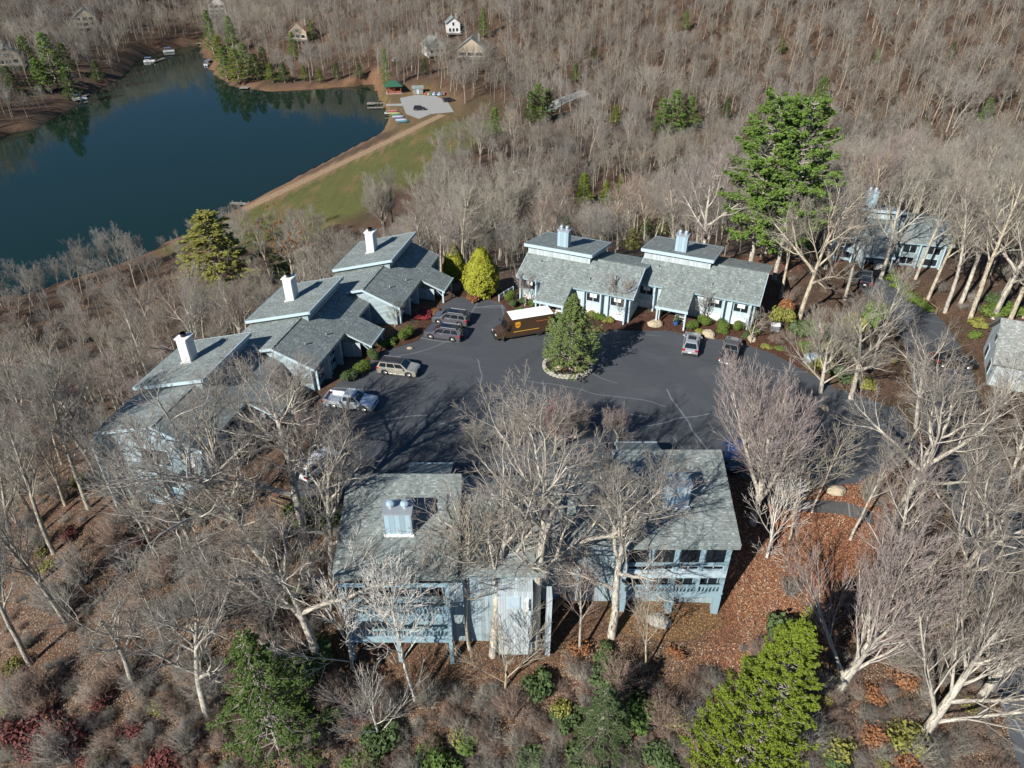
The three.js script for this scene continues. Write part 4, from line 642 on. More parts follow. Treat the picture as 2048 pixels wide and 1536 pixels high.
const TALL = { max: 4, seg: [8, 4, 4, 3, 2], gnarl: [0.12, 0.28, 0.36, 0.4, 0.4], up: [0.03, 0.09, 0.09, 0.06, 0.04], kids: [13, 7, 6, 6], start: [0.42, 0.2, 0.15, 0.1], angle: [[0.45, 0.95], [0.4, 0.85], [0.4, 0.8], [0.35, 0.8]], ratio: [0.33, 0.55, 0.52, 0.52], trunk: 15, r: 0.26, min: 0.01, trunkLevels: 2, thin: [[0.42, 0.65], [0.45, 0.65], [0.42, 0.62], [0.4, 0.6]] };
const MID = { ...TALL, max: 3, trunkLevels: 1, kids: [12, 7, 6], seg: [6, 4, 3, 2], trunk: 13.5, r: 0.2, min: 0.018, ratio: [0.36, 0.55, 0.62], gnarl: [0.14, 0.32, 0.4, 0.45] };
const FARK = { ...MID, max: 3, kids: [11, 6, 6], seg: [4, 3, 2, 1], trunk: 12.5, r: 0.16, min: 0.02, ratio: [0.4, 0.58, 0.66] };
const protos = {
  oak: [growTree(11, OAK), growTree(12, OAK), growTree(13, { ...OAK, kids: [8, 8, 7, 6], trunk: 11.5 }), growTree(14, { ...OAK, angle: [[0.7, 1.25], [0.5, 1.1], [0.45, 1.1], [0.4, 1]], trunk: 9.5 })],
  fan: [growTree(21, FAN), growTree(22, { ...FAN, trunk: 6.2 }), growTree(23, { ...FAN, kids: [12, 9, 8, 6] })],
  tall: [growTree(31, TALL), growTree(32, TALL), growTree(33, { ...TALL, kids: [14, 6, 6, 5] }), growTree(34, { ...TALL, gnarl: [0.18, 0.4, 0.5, 0.5, 0.5] })],
  birch: [growTree(41, { ...TALL, max: 3, kids: [14, 7, 6], trunk: 9, r: 0.11, min: 0.012, gnarl: [0.2, 0.3, 0.4, 0.4], ratio: [0.35, 0.55, 0.55] }), growTree(42, { ...FAN, max: 3, kids: [9, 8, 7], trunk: 4.5, r: 0.1, min: 0.011 })],
  sapling: [growTree(51, { ...FAN, max: 3, kids: [9, 8, 8], trunk: 2.4, r: 0.07, min: 0.009, gnarl: [0.25, 0.3, 0.3, 0.3] }), growTree(52, { ...OAK, max: 3, kids: [8, 8, 8], trunk: 3, r: 0.08, min: 0.009 })],
  mid: [growTree(61, MID), growTree(62, MID), growTree(63, { ...MID, kids: [14, 6, 6] }), growTree(64, { ...MID, gnarl: [0.2, 0.45, 0.5, 0.5] }), growTree(65, { ...MID, start: [0.55, 0.2, 0.15], trunk: 15 })],
  far: [growTree(71, FARK), growTree(72, FARK), growTree(73, { ...FARK, start: [0.5, 0.2, 0.1] }), growTree(74, { ...FARK, kids: [12, 6, 4] })],
};
let bareCount = 0;
function bareTree(kind, n, pos, h, opt = {}) {
  const pr = protos[kind][n % protos[kind].length], s = h / pr.h, t = thing(opt.name ?? 'bare_tree', opt.label, 'tree', [pos.x, pos.y, pos.z], opt.turn ?? rnd() * 6.3, opt.group);
  t.scale.set(s * (opt.wide ?? 1), s, s * (opt.wide ?? 1)); if (opt.lean) { t.rotation.set(opt.lean[0], 0, opt.lean[1]); }
  mesh('trunk', pr.trunk, BARK[opt.bark ?? 'pale'], t); mesh('crown', pr.crown, TWIG[opt.twig ?? 'grey'], t); bareCount++; return t;
}
const rise = (p, v) => { const b = (v - 768) / FPX, k = (S + b * C) / (C - b * S); return CAM_Y + p.z * k; };   // height of a photo row above a spot on the land
function heroTree(kind, n, u, v, vtop, opt = {}) { const p = opt.place ?? hit(u, v), h = clamp(rise(p, vtop) - p.y, 2, 30); return bareTree(kind, n, p, h, opt); }

// ---- foliage
function leafCloud(g, c, rx, ry, rz, n, size, shell = 0.5, long = 1.6) {   // small bent leaf faces through an ellipsoid
  for (let k = 0; k < n; k++) {
    const th = rnd() * 6.283, ph = Math.acos(rr(-1, 1)), f = Math.pow(rnd(), shell), dx = Math.sin(ph) * Math.cos(th), dy = Math.cos(ph), dz = Math.sin(ph) * Math.sin(th);
    leafFace(g, c.x + dx * rx * f, c.y + dy * ry * f, c.z + dz * rz * f, dx + rr(-0.8, 0.8), dy + rr(-0.4, 1), dz + rr(-0.8, 0.8), size * rr(0.6, 1.3), long);
  }
}
const la = V(0, 0, 0), lb = V(0, 0, 0), lc = V(0, 0, 0);
function leafFace(g, x, y, z, nx, ny, nz, s, long = 1.6, dir) {
  la.set(nx, ny, nz).normalize(); if (dir) lb.copy(dir); else lb.set(rr(-1, 1), rr(-1, 1), rr(-1, 1)); lb.addScaledVector(la, -lb.dot(la)); if (lb.lengthSq() < 1e-4) lb.set(1, 0, 0); lb.normalize(); lc.copy(la).cross(lb);
  const l = s * long * 0.5, w = s * 0.5, k = g.count;
  g.vert(x - lb.x * l, y - lb.y * l, z - lb.z * l, la.x, la.y, la.z); g.vert(x + lc.x * w, y + lc.y * w, z + lc.z * w, la.x, la.y, la.z);
  g.vert(x + lb.x * l, y + lb.y * l, z + lb.z * l, la.x, la.y, la.z); g.vert(x - lc.x * w, y - lc.y * w, z - lc.z * w, la.x, la.y, la.z); g.i.push(k, k + 2, k + 1, k, k + 3, k + 2);
}
const leafMat = (r, g, b) => new THREE.MeshPhysicalMaterial({ color: lin(r, g, b), roughness: 0.7, specularIntensity: 0.3 });
const LEAF = { pine: leafMat(0.135, 0.22, 0.045), hemlock: leafMat(0.075, 0.12, 0.03), cedar: leafMat(0.15, 0.2, 0.022), gold: leafMat(0.25, 0.26, 0.03), juniper: leafMat(0.14, 0.19, 0.06), laurel: leafMat(0.07, 0.105, 0.04), box: leafMat(0.1, 0.145, 0.03), red: leafMat(0.22, 0.06, 0.05), rust: leafMat(0.25, 0.115, 0.055), olive: leafMat(0.2, 0.2, 0.05), crimson: leafMat(0.26, 0.04, 0.045), maroon: leafMat(0.14, 0.05, 0.045) };
function conifer(seed, o) {   // tiers of boughs carrying sprays
  srand(seed); const T = new Geo(), K = new Geo(), h = o.h, tp = []; for (let i = 0; i <= 8; i++) tp.push(V(rr(-0.05, 0.05) * i * (o.bend ?? 0.5), h * i / 8 - (i ? 0 : 0.4), rr(-0.05, 0.05) * i * (o.bend ?? 0.5)));
  T.tube(tp, tp.map((_, i) => Math.max(0.02, o.r * (1 - i / 8.3))), 8);
  const tiers = o.tiers;
  for (let k = 0; k < tiers; k++) {
    const f = o.from + (1 - o.from) * Math.pow(k / tiers, 0.9), y = h * f, len = o.spread * o.profile((f - o.from) / (1 - o.from)) * rr(0.8, 1.15), nb = Math.round(rr(o.boughs[0], o.boughs[1])), a0 = rnd() * 6.3;
    for (let b = 0; b < nb; b++) {
      if (o.gaps && rnd() < o.gaps) continue;
      const az = a0 + b / nb * 6.283 + rr(-0.3, 0.3), L = len * rr(0.65, 1.15), d = V(Math.cos(az), rr(o.lift[0], o.lift[1]), Math.sin(az)).normalize(), base = V(0, y, 0), pts = [base.clone()]; let p = base.clone();
      for (let s = 0; s < 4; s++) { d.y += o.droop; d.normalize(); p = p.clone().addScaledVector(d, L / 4); pts.push(p); }
      T.tube(pts, [0.05, 0.04, 0.03, 0.02, 0.008].map((x) => x * o.r * 4), 3);
      const ns = Math.max(3, Math.round(o.sprays * (0.4 + L / o.spread)));
      for (let s = 0; s < ns; s++) {
        const t = o.bare + (1 - o.bare) * Math.sqrt(rnd()), q = Math.min(3.999, t * 4), i = Math.floor(q), c = pts[i].clone().lerp(pts[i + 1], q - i), dir = pts[i + 1].clone().sub(pts[i]).normalize(), side = rr(-1, 1);
        c.x += -dir.z * side * o.width * (1.15 - t) * L * 0.4; c.z += dir.x * side * o.width * (1.15 - t) * L * 0.4; c.y += rr(-o.thick, o.thick);
        const sd = V(dir.x - dir.z * side * 0.9, dir.y + rr(-0.25, 0.25), dir.z + dir.x * side * 0.9);
        for (let m = 0; m < o.needles; m++) leafFace(K, c.x + rr(-1, 1) * o.size * 1.1, c.y + rr(-1, 1) * o.size * 0.6, c.z + rr(-1, 1) * o.size * 1.1, rr(-0.8, 0.8), 1, rr(-0.8, 0.8), o.size * rr(0.5, 1.2), o.long, V(sd.x + rr(-0.7, 0.7), sd.y + rr(-0.5, 0.5), sd.z + rr(-0.7, 0.7)));
      }
    }
  }
  return { trunk: T.build(), crown: K.build(), h };
}
const cone = (p) => (f) => Math.pow(1 - f, p) * 0.95 + 0.06;
const evergreens = {
  pine: conifer(101, { h: 26, r: 0.4, tiers: 32, from: 0.2, spread: 6.0, profile: (f) => (0.35 + 0.9 * Math.sin(Math.PI * clamp(0.25 + 0.72 * f, 0, 1))) * 0.85, boughs: [4, 7], lift: [0.0, 0.45], droop: 0.03, sprays: 22, bare: 0.3, width: 0.9, thick: 0.28, size: 0.15, long: 2.8, needles: 14, gaps: 0.06, bend: 0.8 }),
  pineFar: conifer(102, { h: 20, r: 0.3, tiers: 18, from: 0.1, spread: 5.4, profile: (f) => cone(0.7)(f), boughs: [5, 7], lift: [0, 0.35], droop: 0, sprays: 12, bare: 0.25, width: 0.9, thick: 0.3, size: 0.26, long: 2.2, needles: 7, gaps: 0.1 }),
  hemlock: conifer(103, { h: 13, r: 0.2, tiers: 30, from: 0.06, spread: 3.6, profile: cone(0.75), boughs: [6, 8], lift: [-0.15, 0.2], droop: -0.06, sprays: 20, bare: 0.2, width: 0.9, thick: 0.12, size: 0.08, long: 2.4, needles: 8, gaps: 0.25 }),
  cedar: conifer(104, { h: 17, r: 0.28, tiers: 54, from: 0.02, spread: 4.9, profile: cone(0.66), boughs: [10, 13], lift: [0.15, 0.5], droop: 0.1, sprays: 15, bare: 0.45, width: 0.75, thick: 0.18, size: 0.085, long: 2.3, needles: 12, gaps: 0 }),
  juniper: conifer(105, { h: 9.4, r: 0.16, tiers: 34, from: 0.05, spread: 4.1, profile: (f) => Math.pow(Math.sin(Math.PI * clamp(0.28 + 0.7 * f, 0, 1)), 0.8) * (1.05 - 0.72 * f), boughs: [7, 9], lift: [0.25, 0.7], droop: -0.04, sprays: 15, bare: 0.3, width: 0.9, thick: 0.3, size: 0.085, long: 3.2, needles: 8, gaps: 0.05 }),
};
function evergreen(kind, mat, pos, h, wide, opt) {
  const pr = evergreens[kind], s = h / pr.h, t = thing(opt.name, opt.label, 'tree', [pos.x, pos.y, pos.z], opt.turn ?? rnd() * 6.3, opt.group); t.scale.set(s * wide, s, s * wide);
  if (opt.lean) t.rotation.set(opt.lean[0], 0, opt.lean[1]);
  mesh('trunk', pr.trunk, opt.bark ?? BARK.grey, t); mesh('crown', pr.crown, mat, t); return t;
}
function bushGeo(seed, n, size, lobes, flat_ = 0.8, shell = 0.35) {   // about 1 m radius, lobed, sits on y = 0
  srand(seed); const g = new Geo();
  for (let k = 0; k < lobes; k++) { const a = rnd() * 6.3, r = k ? rr(0.25, 0.62) : 0; leafCloud(g, V(Math.cos(a) * r, flat_ * rr(0.5, 0.75), Math.sin(a) * r), rr(0.42, 0.62), flat_ * rr(0.4, 0.55), rr(0.42, 0.62), n / lobes, size, shell); }
  return g.build();
}
function stemGeo(seed, n) { srand(seed); const g = new Geo(); for (let k = 0; k < n; k++) { const a = rnd() * 6.3, s = rr(0.1, 0.7), p0 = V(Math.cos(a) * 0.12, -0.15, Math.sin(a) * 0.12); g.tube([p0, V(Math.cos(a) * s * 0.5, rr(0.3, 0.5), Math.sin(a) * s * 0.5), V(Math.cos(a) * s, rr(0.6, 1.05), Math.sin(a) * s)], [0.03, 0.02, 0], 3); } return g.build(); }
function twigBushGeo(seed, n) { srand(seed); const g = new Geo(); for (let k = 0; k < n; k++) { const a = rnd() * 6.3, s = rr(0.15, 1), h = rr(0.5, 1.2) * (1.15 - 0.4 * s), p0 = V(Math.cos(a) * 0.15 * rnd(), -0.1, Math.sin(a) * 0.15 * rnd()), p1 = V(Math.cos(a) * s * 0.55, h * 0.6, Math.sin(a) * s * 0.55), p2 = V(Math.cos(a + rr(-0.3, 0.3)) * s, h, Math.sin(a + rr(-0.3, 0.3)) * s); g.tube([p0, p1, p2], [0.014, 0.009, 0], 3); for (let m = 0; m < 4; m++) { const b = p1.clone().lerp(p2, rnd()), e = b.clone().add(V(rr(-0.3, 0.3), rr(0.05, 0.35), rr(-0.3, 0.3))); g.tube([b, e], [0.006, 0], 3); } } return g.build(); }
const bush = { leafy: [bushGeo(201, 1500, 0.13, 6), bushGeo(202, 1500, 0.14, 7), bushGeo(203, 1300, 0.15, 5)], loose: [bushGeo(205, 700, 0.12, 8, 0.9, 0.7), bushGeo(206, 600, 0.12, 8, 0.9, 0.7)], ball: [bushGeo(207, 2600, 0.075, 2, 1.0, 0.3), bushGeo(208, 2600, 0.075, 3, 1.0, 0.3)], twig: [twigBushGeo(211, 130), twigBushGeo(212, 150), twigBushGeo(213, 110)], stems: [stemGeo(221, 9), stemGeo(222, 12)] };
{ for (const k of ['ball']) for (const g of bush[k]) { g.scale(1.45, 1.3, 1.45); } }
function shrub(kind, n, mat, pos, r, h, opt) {
  const t = thing(opt.name ?? 'shrub', opt.label, opt.category ?? 'shrub', [pos.x, pos.y, pos.z], rnd() * 6.3, opt.group); t.scale.set(r, h, r);
  if (kind === 'twig') { mesh('branches', bush.twig[n % 3], mat, t); return t; }
  mesh('foliage', bush[kind][n % bush[kind].length], mat, t); mesh('stem', bush.stems[n % 2], BARK.grey, t); return t;
}
// ---------------------------------------------------------------- planting
const footprints = [];   // outlines of the houses on the ground
scene.updateMatrixWorld(true);
for (const o of scene.children) if (/condominium_unit|gabled_house/.test(o.name)) footprints.push([[-1.5, -14], [17.5, -14], [17.5, 3.5], [-1.5, 3.5]].map(([x, z]) => { const v = V(x, 0, z).applyMatrix4(o.matrixWorld); return [v.x, v.z]; }));
const proj = (x, y, z) => { const d = CAM_Y - y, w = -z * C + d * S, t = d * C + z * S; return [1024 + FPX * x / w, 768 + FPX * t / w, w]; };
// parts of the picture that the photograph shows open, with how far off (forward metres) the things shown there are
const open = [
  [[[-50, 515], [60, 500], [130, 465], [220, 440], [300, 475], [350, 445], [395, 425], [450, 400], [510, 385], [640, 322], [790, 250], [780, 225], [760, 160], [600, 170], [440, 150], [380, 70], [250, 90], [200, 150], [-50, 260]], 330],
  [[[490, 420], [640, 330], [800, 240], [900, 215], [930, 265], [860, 300], [830, 370], [760, 440], [690, 450], [640, 400]], 240],
  [[[740, 180], [905, 178], [925, 225], [790, 260], [740, 225]], 320],
  [[[1030, 470], [1230, 470], [1420, 480], [1560, 540], [1530, 640], [1700, 720], [1600, 760], [1420, 850], [860, 900], [640, 960], [620, 800], [500, 700], [350, 700], [330, 640], [560, 560], [690, 480], [830, 450], [930, 540], [1010, 560]], 86],
  [[[1715, 385], [1790, 385], [1790, 440], [1715, 440]], 100],
  [[[1700, 540], [1790, 560], [1890, 680], [1980, 640], [2060, 640], [2060, 790], [1860, 780], [1780, 660], [1700, 590]], 80],
  [[[1000, 395], [1060, 395], [1060, 425], [1000, 425]], 232], [[[1095, 185], [1160, 180], [1165, 200], [1110, 225]], 300], [[[888, 38], [925, 38], [925, 66], [888, 66]], 420],
];
function blocks(x, y, z, h, reach) {
  for (const f of [1, 0.75, 0.5]) for (const s of [-0.6, 0, 0.6]) { const [u, v] = proj(x + s * reach * f, y + h * f, z); for (const [poly, F] of open) if (-z < F - 3 && inside(poly, u, v)) return true; }
  return false;
}
const free = (x, z, pad) => {
  if (edgeDist(lotEdge, x, z) < pad) return false;
  for (const f of footprints) if (edgeDist(f, x, z) < pad * 0.4) return false;
  if (lineDist(driveLine, x, z)[0] < 4.5 || lineDist(leftRoad, x, z)[0] < 4.2) return false;
  if (-z > 110) { if (edgeDist(lakeShore, x, z) < 1.2 || edgeDist(beach, x, z) < 3 || edgeDist(valleyLot, x, z) < 2) return false; const [d, t] = segDist(dam.a[0], dam.a[1], dam.b[0], dam.b[1], x, z), side = (dam.b[0] - dam.a[0]) * (z - dam.a[1]) - (dam.b[1] - dam.a[1]) * (x - dam.a[0]); if (d < 5 || (side > 0 && d < 27 && t > 0.02)) return false; }
  return true;
};
srand(900);
// named trees, from the photograph: [kind, variant, base u, base v, row of the top, options]
const near = 'bare trees standing on the slope around the units';
const heroes = [
  ['oak', 0, 1066, 1302, 815, { bark: 'pale', twig: 'pale', label: 'large pale oak in front of the storage wing with low spreading forks', wide: 1.05, turn: 0.4 }],
  ['oak', 2, 548, 1140, 690, { bark: 'pale', twig: 'pale', label: 'large oak with twisted limbs reaching over the balcony unit roof', turn: 2.0, wide: 1.2 }],
  ['tall', 1, 425, 1210, 800, { bark: 'grey', twig: 'grey', label: 'grey oak with lichen on the leafy slope below the balconies', turn: 1.2 }],
  ['oak', 1, 640, 1330, 1010, { bark: 'pale', twig: 'pale', label: 'forked pale tree above the dark hemlock', turn: 5.0, wide: 1.0 }],
  ['tall', 2, 178, 1019, 690, { bark: 'grey', twig: 'grey', label: near, group: near }], ['tall', 3, 212, 992, 700, { bark: 'grey', twig: 'grey', group: near }], ['tall', 0, 137, 1251, 960, { bark: 'grey', twig: 'grey', group: near }],
  ['tall', 0, 232, 985, 700, { bark: 'pale', twig: 'grey', group: near }], ['mid', 1, 330, 1150, 880, { bark: 'grey', twig: 'grey', group: near }], ['mid', 3, 40, 1130, 850, { bark: 'grey', twig: 'grey', group: near }], ['mid', 2, 480, 1230, 1050, { bark: 'grey', twig: 'grey', group: near }], ['mid', 0, 330, 1290, 1060, { bark: 'grey', twig: 'grey', group: near }],
  ['fan', 0, 1503, 1052, 722, { bark: 'pale', twig: 'pink', label: 'pale maple with a dense fan of fine twigs over the parking court edge', wide: 1.0 }],
  ['oak', 3, 1785, 1065, 690, { bark: 'pale', twig: 'pale', label: 'big whitish oak with arching limbs between the court and the drive', turn: 0.9, wide: 0.95 }],
  ['fan', 1, 1668, 1395, 1085, { bark: 'pale', twig: 'pink', label: 'leaning multi stemmed pale beech beside the bright green cedar', lean: [-0.12, -0.32], wide: 1.05 }],
  ['fan', 2, 1838, 1485, 1180, { bark: 'pale', twig: 'pale', label: 'slanting pale beech at the edge of the lower drive', lean: [-0.15, -0.42], wide: 1.0 }],
  ['birch', 1, 1532, 1122, 930, { bark: 'birch', twig: 'birch', name: 'birch_tree', label: 'slim white birch on the orange leaf slope' }], ['birch', 0, 1622, 1032, 840, { bark: 'tan', twig: 'tan', label: 'thin tan tree beside the orange leaf slope path', name: 'bare_tree' }],
  ['birch', 0, 1578, 1082, 880, { bark: 'tan', twig: 'tan', group: near }], ['mid', 4, 1700, 1080, 850, { bark: 'pale', twig: 'pale', group: near }], ['mid', 1, 1840, 1000, 760, { bark: 'pale', twig: 'pale', group: near }], ['tall', 3, 1905, 1110, 830, { bark: 'pale', twig: 'pale', group: near }], ['tall', 2, 1990, 1030, 760, { bark: 'pale', twig: 'tan', group: near }], ['tall', 0, 2040, 1150, 860, { bark: 'pale', twig: 'tan', group: near }],
  ['birch', 1, 706, 1345, 1130, { bark: 'birch', twig: 'birch', name: 'birch_tree', label: 'small white birch in front of the lower deck posts' }], ['birch', 0, 830, 1400, 1130, { bark: 'birch', twig: 'birch', name: 'birch_tree', label: 'crooked thin birch below the middle of the open decks' }],
  ['oak', 3, 1222, 1278, 880, { bark: 'pale', twig: 'pale', label: 'twiggy pale tree in front of the glazed porch', wide: 0.8, turn: 3.3 }], ['oak', 2, 985, 1318, 885, { bark: 'pale', twig: 'pale', label: 'pale crooked oak between the open decks and the storage wing', wide: 0.85, turn: 5.2 }], ['fan', 0, 1110, 905, 800, { bark: 'grey', twig: 'pink', group: near, wide: 1.3 }], ['birch', 0, 940, 1300, 1010, { bark: 'tan', twig: 'pale', group: near }], ['fan', 0, 1150, 880, 790, { bark: 'grey', twig: 'pink', label: 'small maple with reddish twigs on the court side of the roofs', wide: 1.2 }], ['fan', 2, 960, 905, 838, { bark: 'grey', twig: 'tan', group: near, wide: 1.2 }], ['fan', 1, 1040, 895, 818, { bark: 'grey', twig: 'tan', group: near, wide: 1.2 }], ['fan', 1, 1235, 885, 800, { bark: 'grey', twig: 'pink', group: near, wide: 1.2 }],
  ['fan', 2, 640, 905, 800, { bark: 'grey', twig: 'pink', group: near, wide: 1.1 }], ['oak', 1, 600, 880, 690, { bark: 'pale', twig: 'pink', group: near, wide: 0.9 }],
  ['oak', 2, 590, 590, 395, { bark: 'tan', twig: 'tan', label: 'oak still holding tufts of orange leaves behind the lakeside row', wide: 0.9, leaves: true }],
  ['oak', 0, 935, 520, 305, { bark: 'pale', twig: 'tan', label: 'tall forked tree behind the yellow green conifers', wide: 0.85, turn: 4 }], ['fan', 1, 1000, 520, 290, { bark: 'grey', twig: 'tan', label: 'wide fan shaped tree overlooking the valley car park', wide: 0.95 }],
  ['tall', 3, 865, 510, 330, { bark: 'dark', twig: 'tan', group: near }], ['tall', 1, 790, 478, 330, { bark: 'dark', twig: 'grey', group: near }], ['fan', 0, 770, 480, 345, { bark: 'grey', twig: 'tan', group: near }], ['fan', 2, 890, 505, 310, { bark: 'grey', twig: 'tan', group: near }],
  ['oak', 1, 1598, 640, 330, { bark: 'tan', twig: 'pale', label: 'tall twin trunked oak beside the end unit with the open stair', wide: 0.75, turn: 1.1 }], ['tall', 0, 1560, 600, 380, { bark: 'tan', twig: 'tan', group: near }],
  ['oak', 3, 1400, 545, 270, { bark: 'pale', twig: 'pink', label: 'white limbed tree rising behind the twin chimneys', wide: 0.8 }],
  ['tall', 2, 1855, 600, 320, { bark: 'tan', twig: 'tan', group: near }], ['tall', 3, 1890, 625, 330, { bark: 'pale', twig: 'pale', group: near }], ['tall', 1, 1940, 640, 300, { bark: 'tan', twig: 'tan', group: near }], ['oak', 2, 1920, 610, 300, { bark: 'pale', twig: 'tan', wide: 0.8, group: near }], ['tall', 0, 2010, 660, 300, { bark: 'tan', twig: 'tan', group: near }], ['oak', 0, 1650, 540, 290, { bark: 'pale', twig: 'tan', wide: 0.7, group: near }],
  ['mid', 2, 390, 690, 520, { bark: 'tan', twig: 'tan', group: near }], ['oak', 1, 405, 780, 560, { bark: 'grey', twig: 'grey', wide: 0.8, group: near }], ['tall', 3, 300, 760, 560, { bark: 'grey', twig: 'grey', group: near }], ['tall', 1, 620, 540, 410, { bark: 'tan', twig: 'tan', group: near }], ['tall', 2, 545, 570, 430, { bark: 'tan', twig: 'grey', group: near }],
  ['oak', 0, 612, 1082, 715, { bark: 'pale', twig: 'pale', label: 'broad oak whose shadow sweeps over the court from beside the rail fence', wide: 1.1, turn: 1.1 }], ['oak', 3, 470, 1035, 740, { bark: 'grey', twig: 'grey', label: 'spreading oak close to the gable balconies', wide: 0.75, turn: 4.4 }], ['oak', 1, 665, 1160, 860, { bark: 'pale', twig: 'pale', label: 'pale oak between the rail fence and the open deck unit', wide: 0.9, turn: 2.4 }],
  ['oak', 0, 1700, 800, 560, { bark: 'pale', twig: 'pale', group: near, wide: 0.9 }], ['fan', 2, 1640, 790, 610, { bark: 'pale', twig: 'tan', group: near }], ['tall', 1, 1740, 740, 520, { bark: 'pale', twig: 'tan', group: near }], ['oak', 2, 1830, 860, 640, { bark: 'pale', twig: 'pale', group: near, wide: 0.9 }],
  ['tall', 1, 60, 1330, 1040, { bark: 'grey', twig: 'grey', group: near }], ['oak', 2, 270, 1370, 1080, { bark: 'grey', twig: 'grey', group: near, wide: 0.9 }], ['oak', 0, 420, 1440, 1150, { bark: 'pale', twig: 'grey', group: near, wide: 0.9 }], ['tall', 2, 110, 1110, 800, { bark: 'grey', twig: 'grey', group: near }], ['tall', 3, 300, 1060, 800, { bark: 'grey', twig: 'grey', group: near }], ['tall', 0, 20, 960, 700, { bark: 'grey', twig: 'grey', group: near }], ['tall', 3, 75, 900, 640, { bark: 'grey', twig: 'grey', group: near }], ['mid', 0, 160, 900, 650, { bark: 'pale', twig: 'tan', group: near }], 
  ['fan', 0, 1960, 1400, 1130, { bark: 'pale', twig: 'pale', group: near, lean: [-0.1, -0.2] }], ['tall', 2, 1750, 1250, 900, { bark: 'pale', twig: 'pink', group: near }], ['oak', 1, 1880, 1260, 900, { bark: 'pale', twig: 'pale', group: near, wide: 0.85 }], ['tall', 1, 2030, 960, 690, { bark: 'pale', twig: 'tan', group: near }], ['oak', 2, 1960, 900, 680, { bark: 'pale', twig: 'tan', group: near, wide: 0.8 }],
  ['oak', 3, 1760, 560, 300, { bark: 'pale', twig: 'tan', wide: 0.7, group: near }], ['tall', 2, 1830, 560, 300, { bark: 'pale', twig: 'tan', group: near }], ['oak', 1, 1985, 640, 330, { bark: 'pale', twig: 'tan', wide: 0.8, group: near }], ['tall', 3, 1690, 600, 360, { bark: 'pale', twig: 'tan', group: near }],
  ['mid', 2, 1160, 1320, 1130, { bark: 'grey', twig: 'brown', group: near }], ['birch', 1, 1010, 1380, 1230, { bark: 'tan', twig: 'tan', group: near }], ['birch', 0, 1290, 1340, 1180, { bark: 'tan', twig: 'pale', group: near }], ['birch', 1, 760, 1480, 1330, { bark: 'birch', twig: 'grey', group: near }], ['birch', 0, 905, 1290, 1060, { bark: 'pale', twig: 'pale', group: near }],
];
function zoneOf(x, z) { const F = -z; if (F > 330) return x < -60 ? 'on the hills round the lake cove' : 'on the far hillside'; if (F > 140) return x < -60 ? 'on the lake bank' : 'in the valley woods beyond the end units'; if (x > 40 && F > 58) return 'in the woods along the upper drive'; if (x > 20 && F < 66) return 'between the orange leaf slope and the lower drive'; if (x < -26 && F < 60) return 'on the leafy slope above the grey lane'; if (F < 46) return 'on the slope under the decks'; if (F < 62) return 'at the court side of the deck units'; if (x < -4) return 'on the lake slope behind the white chimney row'; return 'behind the twin chimney units'; }
const heroSpots = [], greenSpots = [];
for (const [kind, n, u, v, vt, o] of heroes) {
  if (o.group) { const pos = hit(u, v), zn = zoneOf(pos.x, pos.z); o.label = { pale: 'pale barked', grey: 'grey barked', tan: 'tan barked', dark: 'dark barked', birch: 'white barked' }[o.bark] + ({ oak: ' wide bare oak ', fan: ' fan shaped bare tree ', tall: ' slender bare tree ', mid: ' small crowned bare tree ', birch: ' thin bare sapling ' }[kind]) + zn; o.group = 'bare trees ' + zn; }
  const t = heroTree(kind, n, u, v, vt, o); heroSpots.push([t.position.x, t.position.z]);
  if (o.leaves) { srand(77); const pr = protos[kind][n % protos[kind].length], p = pr.crown.attributes.position, g = new Geo(); for (let k = 0; k < 60; k++) { const i = Math.floor(rnd() * p.count); if (p.getY(i) > 4) leafCloud(g, V(p.getX(i), p.getY(i), p.getZ(i)), 0.5, 0.4, 0.5, 26, 0.16, 0.6); } mesh('leaves', g, LEAF.rust, t); }
}
